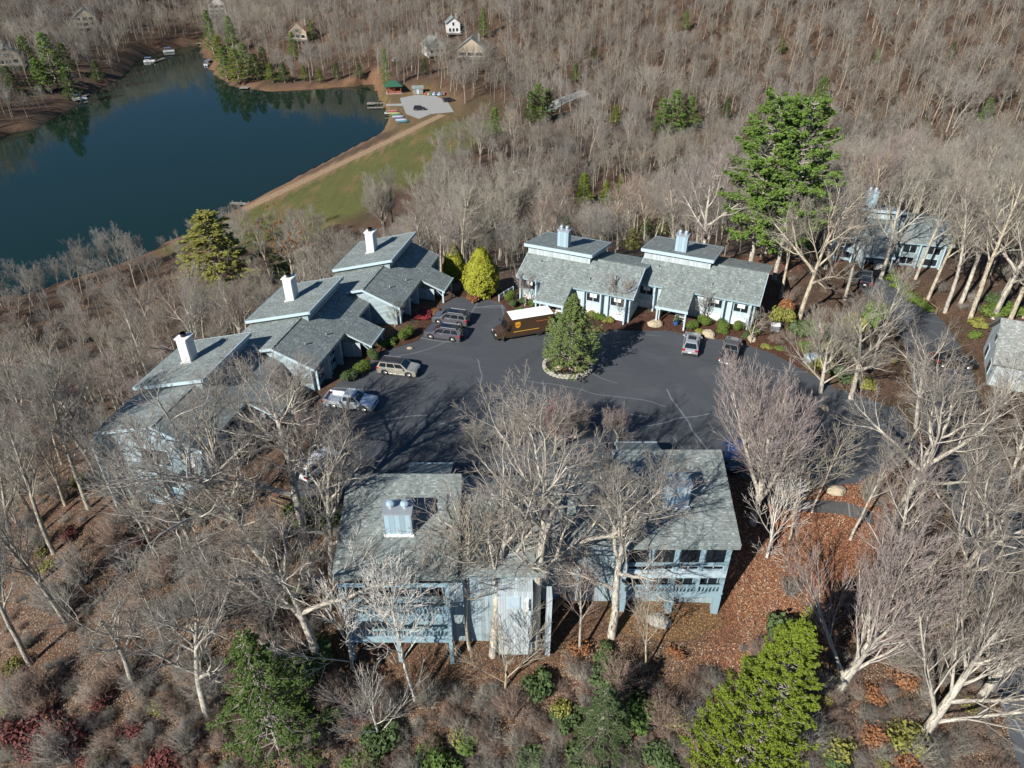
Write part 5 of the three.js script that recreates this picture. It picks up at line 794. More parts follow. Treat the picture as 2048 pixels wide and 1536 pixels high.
// evergreens: [kind, material, base u, base v, top row, width, name, label, group]
const farGreen = 'dark evergreens among the bare woods across the valley';
const greens = [
  ['pine', 'pine', 1497, 545, 192, 1.0, 'pine_tree', 'tall white pine with tiered boughs behind the end unit'], ['pine', 'pine', 1548, 560, 200, 0.95, 'pine_tree', 'second tall white pine crowding its twin behind the end unit'],
  ['pineFar', 'olive', 450, 590, 420, 2.0, 'pine_tree', 'bushy yellow green pine at the lake edge of the woods'],
  ['pineFar', 'pine', 775, 182, 97, 0.62, 'pine_tree', 'light green pine standing at the beach pavilion'],
  ['hemlock', 'pine', 905, 562, 487, 0.75, 'x'],
  ['pineFar', 'pine', 118, 178, 62, 0.8, 'pine_tree', farGreen, 1], ['pineFar', 'pine', 90, 185, 115, 1.0, 'pine_tree', farGreen, 1], ['pineFar', 'hemlock', 150, 205, 140, 0.9, 'pine_tree', farGreen, 1], ['pineFar', 'pine', 428, 108, 18, 0.6, 'pine_tree', farGreen, 1], ['pineFar', 'pine', 470, 112, 30, 0.6, 'pine_tree', farGreen, 1], ['pineFar', 'cedar', 480, 168, 95, 0.9, 'pine_tree', farGreen, 1], ['pineFar', 'pine', 455, 160, 92, 0.8, 'pine_tree', farGreen, 1], ['pineFar', 'hemlock', 515, 160, 105, 1.0, 'pine_tree', farGreen, 1], ['pineFar', 'cedar', 545, 165, 125, 1.1, 'pine_tree', farGreen, 1], ['pineFar', 'pine', 625, 82, 38, 0.7, 'pine_tree', farGreen, 1], ['pineFar', 'pine', 590, 120, 62, 0.7, 'pine_tree', farGreen, 1], ['pineFar', 'hemlock', 675, 160, 125, 0.8, 'pine_tree', farGreen, 1], ['pineFar', 'cedar', 610, 162, 130, 0.9, 'pine_tree', farGreen, 1],
  ['pineFar', 'pine', 967, 78, 15, 0.6, 'pine_tree', farGreen, 1], ['pineFar', 'pine', 1075, 248, 165, 0.8, 'pine_tree', farGreen, 1], ['pineFar', 'pine', 990, 270, 215, 1.0, 'pine_tree', farGreen, 1], ['pineFar', 'pine', 1345, 268, 178, 0.9, 'pine_tree', farGreen, 1], ['pineFar', 'pine', 1370, 62, 20, 0.8, 'pine_tree', farGreen, 1], ['pineFar', 'cedar', 1166, 412, 345, 0.8, 'pine_tree', farGreen, 1], ['pineFar', 'cedar', 1210, 412, 360, 0.7, 'pine_tree', farGreen, 1], ['pineFar', 'cedar', 1240, 385, 348, 0.7, 'pine_tree', farGreen, 1], ['pineFar', 'pine', 1640, 205, 152, 1.0, 'pine_tree', farGreen, 1], ['pineFar', 'pine', 1965, 250, 195, 0.9, 'pine_tree', farGreen, 1], ['pineFar', 'hemlock', 1845, 268, 235, 1.0, 'pine_tree', farGreen, 1], ['pineFar', 'hemlock', 1130, 495, 432, 1.0, 'pine_tree', farGreen, 1], ['pineFar', 'hemlock', 1290, 475, 430, 1.0, 'pine_tree', farGreen, 1], ['pineFar', 'hemlock', 560, 560, 500, 1.0, 'pine_tree', farGreen, 1], ['pineFar', 'cedar', 540, 480, 440, 1.0, 'pine_tree', farGreen, 1], ['pineFar', 'hemlock', 1185, 130, 95, 0.8, 'pine_tree', farGreen, 1], ...[[1320, 272, 195, 0.8, 'pine'], [1375, 262, 190, 0.9, 'pine'], [1060, 252, 180, 0.7, 'hemlock'], [1095, 240, 175, 0.8, 'pine'], [1500, 300, 250, 0.9, 'pine'], [1450, 240, 195, 0.8, 'hemlock'], [1330, 470, 425, 1.2, 'cedar'], [1260, 500, 455, 1.2, 'olive'], [60, 130, 70, 0.9, 'pine'], [140, 150, 85, 0.9, 'hemlock'], [30, 190, 130, 1.0, 'hemlock'], [200, 165, 120, 1.0, 'hemlock'], [495, 150, 85, 0.8, 'pine'], [530, 140, 92, 0.9, 'hemlock'], [445, 130, 70, 0.8, 'cedar'], [570, 165, 125, 1.1, 'hemlock'], [640, 165, 135, 1.0, 'cedar'], [720, 160, 125, 0.9, 'hemlock'], [850, 150, 115, 0.8, 'hemlock'], [1150, 165, 125, 0.8, 'pine'], [1560, 110, 75, 0.8, 'cedar'], [1750, 130, 95, 0.8, 'pine'], [1900, 120, 85, 0.8, 'hemlock'], [1230, 250, 210, 0.9, 'cedar'], [980, 470, 420, 1.0, 'hemlock']].map(([u, v, t, w, m]) => ['pineFar', m, u, v, t, w, 'pine_tree', farGreen, 1]),
];
for (const [kind, mat, u, v, vt, w, name, label, g] of greens) {
  if (name === 'x') continue;
  const p = hit(u, v), h = clamp(rise(p, vt) - p.y, 4, 34);
  evergreen(kind, LEAF[mat], p, h, w * (g ? 1.6 : 1), { name, label: g ? { pine: 'green', hemlock: 'dark green', cedar: 'yellow green', olive: 'olive' }[mat] + ' evergreen ' + zoneOf(p.x, p.z) : label, group: g ? farGreen : undefined, bark: kind === 'pine' ? BARK.pale : BARK.grey }); greenSpots.push([p.x, p.z, h * 0.22 * w]); { const [pu, pv, pw] = proj(p.x, p.y + h, p.z), half = clamp(FPX * h * 0.2 * w / pw, 6, 45), low_ = v - 0.3 * (v - vt); open.push([[[u - half, vt], [u + half, vt], [u + half, low_], [u - half, low_]], -p.z]); }
}
// close evergreens
{
  const p = V(16.3, ground(16.3, -28.6), -28.6), h = rise(V(19.2, 0, -31.2), 1200) - p.y; evergreen('cedar', LEAF.cedar, p, clamp(h, 9, 19), 0.92, { name: 'cedar_tree', label: 'bright yellow green cedar on the slope below the glazed porch', lean: [-0.04, -0.12] });
  const q = hit(560, 1500); evergreen('hemlock', LEAF.hemlock, q, clamp(rise(q, 1225) - q.y, 6, 14), 1.15, { name: 'hemlock_tree', label: 'dark green hemlock under the forked pale tree' });
  const a = hit(1200, 1500); evergreen('hemlock', LEAF.laurel, a, clamp(rise(a, 1330) - a.y, 3, 8), 1.3, { name: 'hemlock_tree', label: 'small green hemlock in the brush below the storage wing' });
}
srand(444);
{ // dense yellow green conifers between the rows of units
  const shape = (seed, n) => { srand(seed); const g = new Geo(); for (let k = 0; k < n; k++) { const f = Math.pow(rnd(), 0.8), a = rnd() * 6.283, lump = 1 + 0.2 * noise(Math.cos(a) * 2.6, f * 7, Math.sin(a) * 2.6 + n) + 0.14 * noise(Math.cos(a) * 6, f * 16, Math.sin(a) * 6), r = (Math.pow(Math.sin(Math.PI * clamp(0.12 + 0.8 * f, 0, 1)), 0.7) * (1.05 - 0.62 * f)) * lump * (0.72 + 0.28 * Math.sqrt(rnd())); leafFace(g, Math.cos(a) * r * 2.2, 0.15 + f * 5.6, Math.sin(a) * r * 2.2, Math.cos(a) + rr(-0.7, 0.7), rr(-0.2, 1), Math.sin(a) + rr(-0.7, 0.7), 0.15 * rr(0.5, 1.2), 1.8); } return g.build(); };
  for (const [u, v, vt, w, label] of [[910, 562, 488, 0.9, 'narrower of the two yellow green conifers at the court corner'], [963, 592, 496, 1.15, 'wider of the two yellow green conifers at the court corner']]) {
    const p = hit(u, v), h = rise(p, vt) - p.y, t = thing('conifer', label, 'tree', [p.x, p.y, p.z], 0); t.scale.set(w * h / 5.8, h / 5.8, w * h / 5.8); mesh('crown', shape(u, 15000), LEAF.gold, t); mesh('trunk', new Geo().tube([V(0, -0.4, 0), V(0.03, 2.5, 0), V(0, 4.8, 0.05)], [0.14, 0.1, 0.03], 8), BARK.grey, t);
  }
  const i0 = P(1140, 738, 0.5); evergreen('juniper', LEAF.juniper, V(i0[0], 0.35, i0[1]), 9.6, 1.0, { name: 'juniper_tree', label: 'broad feathery evergreen in the round stone island', turn: 1 });
}
// the woods: 300 trees that show largest as themselves, the rest as one mass
srand(5150);
const cand = [];
const put = (x, z, kindOf) => {
  const [u, v, w] = proj(x, ground(x, z), z); if (u < -160 || u > 2210 || v > 1700 || v < -60) return;
  if (!free(x, z, 2.5)) return; const y = ground(x, z); let h = rr(8.5, 19) * (0.86 + 0.25 * noise(x * 0.03, z * 0.03, 8)); if (-z > 300) h *= 1.06; if (x < -25 && -z < 175) h *= 0.82;
  for (const [hx, hz] of heroSpots) if (Math.hypot(x - hx, z - hz) < 2.6) return;
  for (const [hx, hz, hr] of greenSpots) if (Math.abs(x - hx) < hr + 1.5 && z > hz - 3 && z < hz + 15) return;
  for (let k = 0; k < 4; k++) { if (!blocks(x, y, z, h, h * 0.22)) { cand.push({ x, y, z, h, w, s: h / w }); return; } h *= 0.76; }
};
for (let F = 30; F < 560; F += F < 130 ? 4.6 : F < 260 ? 4.5 : 5.2) {
  const half = 0.82 * (F * C + 60 * S) + 12, st = F < 130 ? 4.6 : F < 260 ? 4.5 : 5.2;
  for (let x = -half; x < half; x += st) {
    const X = x + rr(-2, 2), Z = -(F + rr(-2, 2)); if (F < 60 && X > -44 && X < 48) continue; if (F < 96 && X > -28 && X < 48) continue; if (F < 48 && X < -25 && rnd() < 0.55) continue;
    if (noise(X * 0.02, Z * 0.02, 4) > 0.35 && rnd() < 0.5) continue; put(X, Z);
  }
}
cand.sort((a, b) => b.s - a.s);
const kept = Math.max(0, 296 - bareCount), wood = 'bare hardwoods of the surrounding woods';
cand.slice(0, kept).forEach((c, i) => { const k = c.w < 150 ? 'tall' : 'mid', bark = pick(['pale', 'grey', 'tan', 'tan', 'grey']), twig = pick(['grey', 'tan', 'tan', 'pink', 'brown']); bareTree(k, Math.floor(rnd() * 8), V(c.x, c.y, c.z), c.h, { bark, twig, label: (c.h > 14.5 ? 'tall ' : c.h > 10.5 ? '' : 'short ') + bark + ' barked hardwood with ' + (twig === 'pink' ? 'pinkish' : twig) + ' twigs ' + zoneOf(c.x, c.z), group: wood + ' ' + zoneOf(c.x, c.z), wide: rr(0.9, 1.3) }); });
{
  const mass = new THREE.Group(); mass.name = 'woodland'; tag(mass, 'mass of bare winter woods covering the hills beyond', 'woods', undefined, 'stuff'); scene.add(mass);
  const sets = new Map(); const m4 = new THREE.Matrix4(), col = new THREE.Color();
  for (const c of cand.slice(kept)) { const kind = c.w < 250 ? 'mid' : 'far', n = Math.floor(rnd() * protos[kind].length), key = kind + n; if (!sets.has(key)) sets.set(key, { pr: protos[kind][n], list: [] }); sets.get(key).list.push(c); }
  for (const { pr, list } of sets.values()) {
    const tr = new THREE.InstancedMesh(pr.trunk, BARK.pale, list.length), cr = new THREE.InstancedMesh(pr.crown, TWIG.tan, list.length); tr.name = 'trunks'; cr.name = 'crowns';
    list.forEach((c, i) => { const s = c.h / pr.h, w = rr(0.95, 1.45); m4.compose(V(c.x, c.y, c.z), new THREE.Quaternion().setFromEuler(new THREE.Euler(rr(-0.06, 0.06), rnd() * 6.3, rr(-0.06, 0.06))), V(s * w, s, s * w)); tr.setMatrixAt(i, m4); cr.setMatrixAt(i, m4); const t = clamp(0.5 + noise(c.x * 0.025, c.z * 0.025, 6) * 1.1 + rr(-0.35, 0.35), 0, 1), b = rr(0.6, 1.2); cr.setColorAt(i, col.setRGB(b * (0.86 + 0.07 * t), b * (0.88 + 0.01 * t), b * (0.97 - 0.12 * t))); tr.setColorAt(i, col.setRGB(b * 0.72, b * 0.7, b * 0.67)); });
    tr.castShadow = tr.receiveShadow = cr.castShadow = cr.receiveShadow = true; mass.add(tr, cr);
  }
  console.log('trees', bareCount, 'mass', cand.length - kept);
}
// ---------------------------------------------------------------- beds, island, fences, small things
srand(610);
function bed(pts, name, label, mat = M.mulch) { const w = px(pts, 0); return flat(w, (x, z) => Math.max(ground(x, z), 0.03) + 0.05, name, mat, label); }
bed([[735, 726], [760, 706], [836, 682], [864, 644], [884, 618], [850, 622], [800, 650], [760, 680], [725, 705]], 'mulch_bed', 'reddish mulch bed between the dark cars and the lakeside row');
bed([[906, 592], [958, 596], [1003, 605], [1020, 628], [1078, 642], [1090, 628], [1040, 600], [1000, 580], [930, 570]], 'mulch_bed', 'mulch bed at the court corner under the yellow green conifers');
bed([[1190, 667], [1232, 659], [1290, 661], [1328, 661], [1420, 675], [1500, 691], [1545, 707], [1600, 737], [1620, 722], [1560, 680], [1480, 655], [1400, 640], [1300, 630], [1200, 640]], 'mulch_bed', 'orange brown mulch bed along the end unit with the open stair');
function rockGeo(seed, sx, sy, sz) { srand(seed); const g = new THREE.IcosahedronGeometry(1, 2), p = g.attributes.position; for (let i = 0; i < p.count; i++) { const v = V(p.getX(i), p.getY(i), p.getZ(i)), k = 1 + 0.28 * noise(v.x * 1.3 + seed, v.y * 1.3, v.z * 1.3) + 0.1 * noise(v.x * 4, v.y * 4 + seed, v.z * 4); p.setXYZ(i, v.x * k * sx, v.y * k * sy, v.z * k * sz); } g.computeVertexNormals(); return g; }
function rock(u, v, r, label, mat = M.boulder, seed = u) { const p = hit(u, v), m = mesh('boulder', rockGeo(seed, r, r * 0.55, r * 0.7), mat); m.position.set(p.x, p.y + r * 0.25, p.z); m.rotation.y = seed; return tag(m, label, 'boulder'); }
rock(1416, 672, 0.95, 'long tan boulder between the hatchback and the grey pickup'); rock(1503, 683, 0.8, 'tan boulder beside the nose of the grey pickup'); rock(1310, 652, 1.0, 'tan boulder left of the open stair entry'); rock(820, 700, 0.35, 'small pale stone at the tip of the mulch bed'); rock(1316, 1250, 1.0, 'grey brown boulder below the glazed porch', M.stone); rock(1028, 598, 0.6, 'pale boulder near the footbridge rail'); rock(1668, 990, 0.9, 'pale boulder by the path near the blue bin', M.boulder); rock(1648, 820, 0.55, 'small pale boulder near the grey utility box');
// stone island
{
  const c = P(1136, 733, 0.2), rx = 2.75, rz = 2.35, t = thing('stone_planter', 'round planter island ringed with pale stones', 'planter', [c[0], 0.03, c[1]]);
  for (let ringRow = 0; ringRow < 2; ringRow++) { const n = 34; for (let k = 0; k < n; k++) { const a = (k + ringRow * 0.5) / n * 6.283, m = mesh('stone', stoneVariants()[k % 5], M.stone, t); m.position.set(Math.cos(a) * rx, 0.16 + ringRow * 0.27, Math.sin(a) * rz); m.rotation.y = -a + rr(-0.1, 0.1); m.scale.setScalar(rr(0.9, 1.12)); } }
  const s = new THREE.CircleGeometry(1, 40); s.rotateX(-Math.PI / 2); s.scale(rx - 0.1, 1, rz - 0.1); s.translate(0, 0.4, 0); const uv = s.attributes.uv, p = s.attributes.position; for (let i = 0; i < p.count; i++) uv.setXY(i, p.getX(i), p.getZ(i)); mesh('soil', s, M.soil, t);
  for (const [dx, dz, r, l] of [[-1.2, 1.1, 0.42, 'pale rock standing in the stone planter by its tree'], [0.9, 1.0, 0.45, 'tall pale rock at the foot of the planter tree'], [0.3, 1.5, 0.25, 'small pinkish rock in the stone planter']]) { const m = mesh('rock', rockGeo(dx * 10, r, r, r * 0.8), M.boulder); m.position.set(c[0] + dx, 0.62, c[1] + dz); tag(m, l, 'rock'); }
  for (const [dx, dz, mat, r, l] of [[1.6, 0.9, LEAF.gold, 0.5, 'golden low shrub in the stone planter'], [-0.4, 1.5, LEAF.rust, 0.45, 'rusty low shrub in the stone planter'], [-1.7, 0.3, LEAF.laurel, 0.5, 'dark low shrub in the stone planter'], [0.2, -1.4, LEAF.box, 0.55, 'green low shrub behind the planter tree']]) shrub('leafy', 1, mat, V(c[0] + dx, 0.42, c[1] + dz), r, r * 0.8, { label: l });
  const q = P(1136, 752, 0.2), b = thing('stone_post', 'small grey stone box post at the rim of the planter', 'post', [q[0], 0.03, q[1]]); mesh('shaft', BOX(-0.42, 0.42, 0, 0.7, -0.35, 0.35), M.stone, b); mesh('top', new Geo().hexa([[-0.5, 0.7, -0.43], [0.5, 0.7, -0.43], [0.5, 0.7, 0.43], [-0.5, 0.7, 0.43]], [[-0.35, 0.85, -0.3], [0.35, 0.85, -0.3], [0.35, 0.85, 0.3], [-0.35, 0.85, 0.3]]), M.darkMetal, b);
}
function stoneVariants() { return (stoneVariants.v ??= [1, 2, 3, 4, 5].map((k) => rockGeo(k * 7, 0.24, 0.17, 0.3))); }
// clipped and loose shrubs of the beds: [u, v, kind, material, radius, height, label]
const bedShrubs = 'clipped shrubs along the mulch beds';
srand(620);
for (const [u, v, k, mat, r, h, label] of [
  [820, 670, 'ball', 'box', 0.75, 0.9, 0], [808, 684, 'ball', 'box', 0.8, 0.95, 0], [786, 690, 'leafy', 'box', 0.8, 0.8, 0], [768, 694, 'leafy', 'box', 0.8, 0.6, 0], [745, 720, 'ball', 'laurel', 0.75, 1.0, 0], [722, 752, 'ball', 'box', 0.9, 1.0, 0], [706, 762, 'ball', 'laurel', 0.8, 0.9, 0],
  [1022, 602, 'ball', 'box', 0.8, 1.0, 0], [1026, 618, 'ball', 'laurel', 0.7, 0.75, 0], [1050, 608, 'leafy', 'laurel', 0.9, 0.9, 0], [1068, 610, 'leafy', 'box', 0.9, 1.0, 0], [1085, 606, 'leafy', 'laurel', 0.9, 0.9, 0], [1040, 626, 'leafy', 'box', 0.6, 0.5, 0],
  [1200, 640, 'leafy', 'box', 0.9, 0.9, 0], [1215, 648, 'leafy', 'olive', 0.8, 0.7, 0], [1248, 640, 'leafy', 'box', 0.7, 0.6, 0], [1180, 632, 'leafy', 'olive', 0.8, 0.7, 0],
  [1380, 662, 'ball', 'box', 0.72, 0.9, 0], [1402, 652, 'ball', 'box', 0.78, 0.95, 0], [1400, 666, 'leafy', 'olive', 0.7, 0.6, 0], [1440, 658, 'ball', 'box', 0.82, 0.95, 0], [1448, 670, 'ball', 'box', 0.6, 0.6, 0], [1472, 668, 'ball', 'box', 0.85, 1.0, 0], [1480, 662, 'ball', 'box', 0.65, 0.8, 0], [1490, 674, 'leafy', 'laurel', 0.7, 0.6, 0], [1508, 668, 'leafy', 'box', 0.8, 0.8, 0], [1532, 698, 'leafy', 'olive', 0.7, 0.7, 0], [1556, 704, 'leafy', 'box', 0.7, 0.6, 0],
]) shrub(k, Math.floor(rnd() * 4), LEAF[mat], hit(u, v), r, h, { label: (k === 'ball' ? 'clipped round ' : 'low loose ') + { box: 'fresh green', laurel: 'dark green', olive: 'olive' }[mat] + (u < 900 ? ' shrub in the bed of the white chimney row' : u < 1300 ? ' shrub in the bed behind the delivery van' : ' shrub in the bed near the open stair'), group: bedShrubs });
shrub('leafy', 2, LEAF.rust, hit(948, 602), 1.0, 1.0, { label: 'rust brown shrub beside the wider yellow green conifer' });
shrub('leafy', 0, LEAF.crimson, hit(845, 634), 1.5, 0.5, { label: 'low crimson shrub behind the dark estate cars' }); shrub('leafy', 0, LEAF.rust, hit(862, 630), 1.3, 0.5, { label: 'low orange shrub behind the dark estate cars' });
shrub('loose', 0, LEAF.crimson, hit(1105, 872), 1.4, 3.6, { label: 'tall shrub with crimson leaves behind the middle roofs' });
// hedge and laurels between the court and the upper drive
{ const g = 'rhododendrons between the court and the drive'; for (const [u, v, r, h, m] of [[1560, 648, 1.6, 2.4, 'olive'], [1572, 640, 1.4, 2.6, 'rust'], [1600, 668, 1.8, 1.8, 'laurel'], [1625, 672, 1.8, 1.8, 'box'], [1652, 682, 1.8, 1.7, 'laurel'], [1672, 694, 1.7, 1.6, 'box'], [1700, 672, 1.8, 2.6, 'olive'], [1730, 655, 1.7, 3.0, 'pine'], [1745, 640, 1.6, 2.6, 'juniper'], [1692, 712, 1.5, 1.4, 'olive'], [1660, 708, 1.4, 1.3, 'olive'], [1612, 708, 1.2, 1.3, 'box'], [1645, 740, 1.5, 1.5, 'olive'], [1680, 760, 1.6, 1.5, 'laurel'], [1720, 780, 1.6, 1.4, 'olive'], [1775, 548, 1.0, 0.7, 'box'], [1783, 562, 1.1, 0.8, 'box'], [1795, 578, 1.2, 0.8, 'box'], [1812, 590, 1.2, 0.8, 'box'], [1828, 602, 1.2, 0.8, 'box'], [1845, 612, 1.1, 0.7, 'box'], [1858, 622, 1.0, 0.6, 'box'], [1770, 532, 1.0, 0.8, 'box'], [1980, 628, 2.0, 1.2, 'box'], [1995, 610, 1.8, 1.4, 'laurel'], [1955, 655, 1.2, 1.1, 'olive'], [1950, 678, 1.0, 1.0, 'box']]) shrub('leafy', Math.floor(rnd() * 3), LEAF[m], hit(u, v), r, h, { label: { box: 'fresh green', laurel: 'dark green', olive: 'olive', rust: 'rusty tipped', pine: 'tall green', juniper: 'grey green' }[m] + (u > 1940 ? ' shrub near the pale gabled house' : v < 630 ? ' shrub bordering the upper drive' : ' shrub between the court and the drive'), group: g }); }
// ornamental bare trees in the beds
for (const [u, v, vt, n, label] of [[1232, 640, 545, 0, 'pale ornamental tree against the wall of the unit behind the van'], [1405, 650, 575, 1, 'pale ornamental tree by the end wall of the open stair unit'], [1048, 612, 540, 0, 'small greyish tree near the footbridge rail'], [790, 655, 600, 1, 'small bare tree in the bed beside the dark cars'], [1500, 690, 610, 1, 'leaning ornamental tree by the tan boulder']]) heroTree('sapling', n, u, v, vt, { bark: 'pale', twig: n ? 'grey' : 'pink', label, wide: 0.95 });
// rail of the little footbridge, split rail fences
function fence(name, label, pts, mat, posts, rails, h) { const t = thing(name, label, 'fence'); for (let i = 0; i + 1 < pts.length; i++) { const a = hit(...pts[i]), b = hit(...pts[i + 1]), n = posts; for (let k = 0; k <= n; k++) { if (i && !k) continue; const p = a.clone().lerp(b, k / n); p.y = ground(p.x, p.z); mesh('post', BOX(p.x - 0.08, p.x + 0.08, p.y - 0.3, p.y + h, p.z - 0.08, p.z + 0.08), mat, t); if (k < n) { const q = a.clone().lerp(b, (k + 1) / n); q.y = ground(q.x, q.z); for (let r = 0; r < rails; r++) { const f = h * (0.35 + 0.55 * r / Math.max(1, rails - 1)); mesh('rail', new Geo().beam([p.x, p.y + f, p.z], [q.x, q.y + f, q.z], 0.06, 0.12), mat, t); } } } } return t; }
fence('footbridge_rail', 'white railing at the corner of the court near the small tree', [[998, 606], [1026, 588]], M.trimPale, 3, 2, 1.0);
fence('rail_fence', 'wooden rail fence on the slope below the white car', [[425, 985], [520, 1010], [600, 1048]], M.wood, 3, 2, 1.1);
fence('rail_fence', 'weathered low fence along the terrace beside the open deck unit', [[600, 1046], [690, 1066]], M.woodGrey, 3, 1, 0.7);
fence('rail_fence', 'wooden rail fence behind the shrubs of the upper drive', [[1802, 560], [1820, 590], [1870, 630]], M.wood, 2, 2, 1.0);
// terrace walk beside the porch unit, bare sandy ground under the porch
{ const q = [[1530, 1000], [1600, 1012], [1680, 1025], [1745, 1040]].map(([u, v]) => { const h = hit(u, v); return [h.x, -h.z, h.y]; }); ribbon(q, 0.45, 0.08, 'path', M.asphaltOld, 'grey path across the top of the orange leaf slope'); }
{ const q = []; for (let k = 0; k < 36; k++) { const a = k / 36 * 6.283, r = 1 + 0.2 * noise(Math.cos(a) * 2, Math.sin(a) * 2, 4) + rr(-0.04, 0.04); q.push([12.8 + Math.cos(a) * 4.9 * r, -40.3 + Math.sin(a) * 1.9 * r]); } flat(q, (x, z) => ground(x, z) + 0.06, 'bare_ground', M.sandBare, 'sandy bare ground under the railed deck'); }
// brace timbers lying under the storage wing
{ const t = thing('timber_brace', 'brown timber leaning on the slope beside the storage wing', 'timber'); const a = hit(1090, 1250), b = hit(1165, 1165); mesh('beam', new Geo().beam([a.x, a.y + 0.3, a.z], [b.x, b.y + 1.2, b.z], 0.4, 0.35), M.wood, t); }
// flag, utility box, bench seats, bins, pot
{
  const p = hit(1622, 704), t = thing('flagpole', 'slim pole flying a striped red white and blue flag', 'flag', [p.x, p.y, p.z]); mesh('pole', new Geo().cyl(0, 0, 4.6, 0, 0.05, 0.035, 10), M.galv, t);
  const ft = canvasTex(380, 200, (g, w, h) => { for (let k = 0; k < 13; k++) { g.fillStyle = k % 2 ? rgb(235, 232, 228) : rgb(170, 30, 45); g.fillRect(0, k * h / 13, w, h / 13 + 1); } g.fillStyle = rgb(30, 42, 92); g.fillRect(0, 0, w * 0.4, h * 7 / 13); g.fillStyle = '#fff'; for (let r = 0; r < 9; r++) for (let c = 0; c < (r % 2 ? 5 : 6); c++) { g.beginPath(); g.arc(w * 0.4 * (c + (r % 2 ? 1 : 0.5)) / 6, h * 7 / 13 * (r + 0.5) / 9, 4, 0, 6.3); g.fill(); } });
  const fg = new THREE.PlaneGeometry(1.7, 1.05, 16, 8), q = fg.attributes.position; for (let i = 0; i < q.count; i++) { const x = q.getX(i) + 0.85, y = q.getY(i); q.setXYZ(i, x * 0.45, y - x * 0.9, 0.16 * Math.sin(x * 5 + y)); } fg.computeVertexNormals(); const f = mesh('flag', fg, std(lin(1, 1, 1), { map: ft, side: THREE.DoubleSide }), t); f.position.set(0.05, 4.0, 0); f.rotation.y = -0.5; mesh('finial', new THREE.SphereGeometry(0.08, 10, 8).translate(0, 4.65, 0), M.chrome, t);
  const b = hit(1622, 728), u = thing('utility_box', 'pale grey green utility box beside the flagpole', 'utility box', [b.x, b.y, b.z], 0.3); mesh('cabinet', BOX(-0.75, 0.75, 0, 1.0, -0.6, 0.6), M.galv, u); mesh('lid', new Geo().hexa([[-0.82, 1.0, -0.67], [0.82, 1.0, -0.67], [0.82, 1.0, 0.67], [-0.82, 1.0, 0.67]], [[-0.75, 1.12, -0.6], [0.75, 1.12, -0.6], [0.75, 1.25, 0.3], [-0.75, 1.25, 0.3]]), std(lin(0.4, 0.48, 0.5), { roughness: 0.5 }), u); mesh('door', BOX(-0.65, 0.65, 0.1, 0.9, 0.6, 0.63), M.galv, u);
  for (const [U, v, l] of [[1548, 664, 'pale utility pedestal close to the end unit'], [1588, 668, 'pale utility pedestal close to the rhododendrons']]) { const h = hit(U, v), s = thing('utility_pedestal', l, 'utility box', [h.x, h.y, h.z], -0.2); mesh('cabinet', BOX(-0.5, 0.5, 0, 0.8, -0.35, 0.35), M.galv, s); mesh('lid', BOX(-0.56, 0.56, 0.8, 0.9, -0.42, 0.42), M.white, s); }
  const c = hit(1598, 995), w = thing('wheeled_bin', 'blue wheeled bin beside the path', 'bin', [c.x, c.y, c.z], 0.3); mesh('tub', new Geo().hexa([[-0.28, 0.1, -0.3], [0.28, 0.1, -0.3], [0.28, 0.1, 0.3], [-0.28, 0.1, 0.3]], [[-0.36, 1.15, -0.4], [0.36, 1.15, -0.4], [0.36, 1.15, 0.4], [-0.36, 1.15, 0.4]]), std(lin(0.03, 0.07, 0.2), { roughness: 0.5 }), w); mesh('lid', new Geo().hexa([[-0.39, 1.15, -0.43], [0.39, 1.15, -0.43], [0.39, 1.15, 0.45], [-0.39, 1.15, 0.45]], [[-0.33, 1.25, -0.35], [0.33, 1.25, -0.35], [0.33, 1.22, 0.4], [-0.33, 1.22, 0.4]]), std(lin(0.03, 0.08, 0.24), { roughness: 0.45 }), w); for (const s of [-1, 1]) { const wg = new THREE.CylinderGeometry(0.12, 0.12, 0.06, 14); wg.rotateZ(Math.PI / 2); mesh('wheel', wg.translate(s * 0.32, 0.12, -0.34), M.tyre, w); }
  const e = P(1351, 652, 0.05), pt = thing('flower_pot', 'blue glazed pot with a dark plant at the open stair entry', 'pot', [e[0], 0.1, e[1]]); mesh('pot', new THREE.LatheGeometry([[0, 0], [0.2, 0], [0.34, 0.35], [0.3, 0.62], [0.36, 0.7]].map(([x, y]) => new THREE.Vector2(x, y)), 18), std(lin(0.03, 0.1, 0.3), { roughness: 0.2 }), pt); srand(5); const lf = new Geo(); leafCloud(lf, V(0, 1.05, 0), 0.35, 0.45, 0.35, 160, 0.16); mesh('plant', lf, LEAF.laurel, pt);
}
// utility wire down the orange slope: a thin post
{ const p = hit(1790, 985), t = thing('sign_post', 'thin wooden post standing by the path', 'post', [p.x, p.y, p.z]); mesh('shaft', BOX(-0.06, 0.06, -0.2, 1.6, -0.06, 0.06), M.wood, t); mesh('cap', BOX(-0.09, 0.09, 1.6, 1.66, -0.09, 0.09), M.woodGrey, t); }
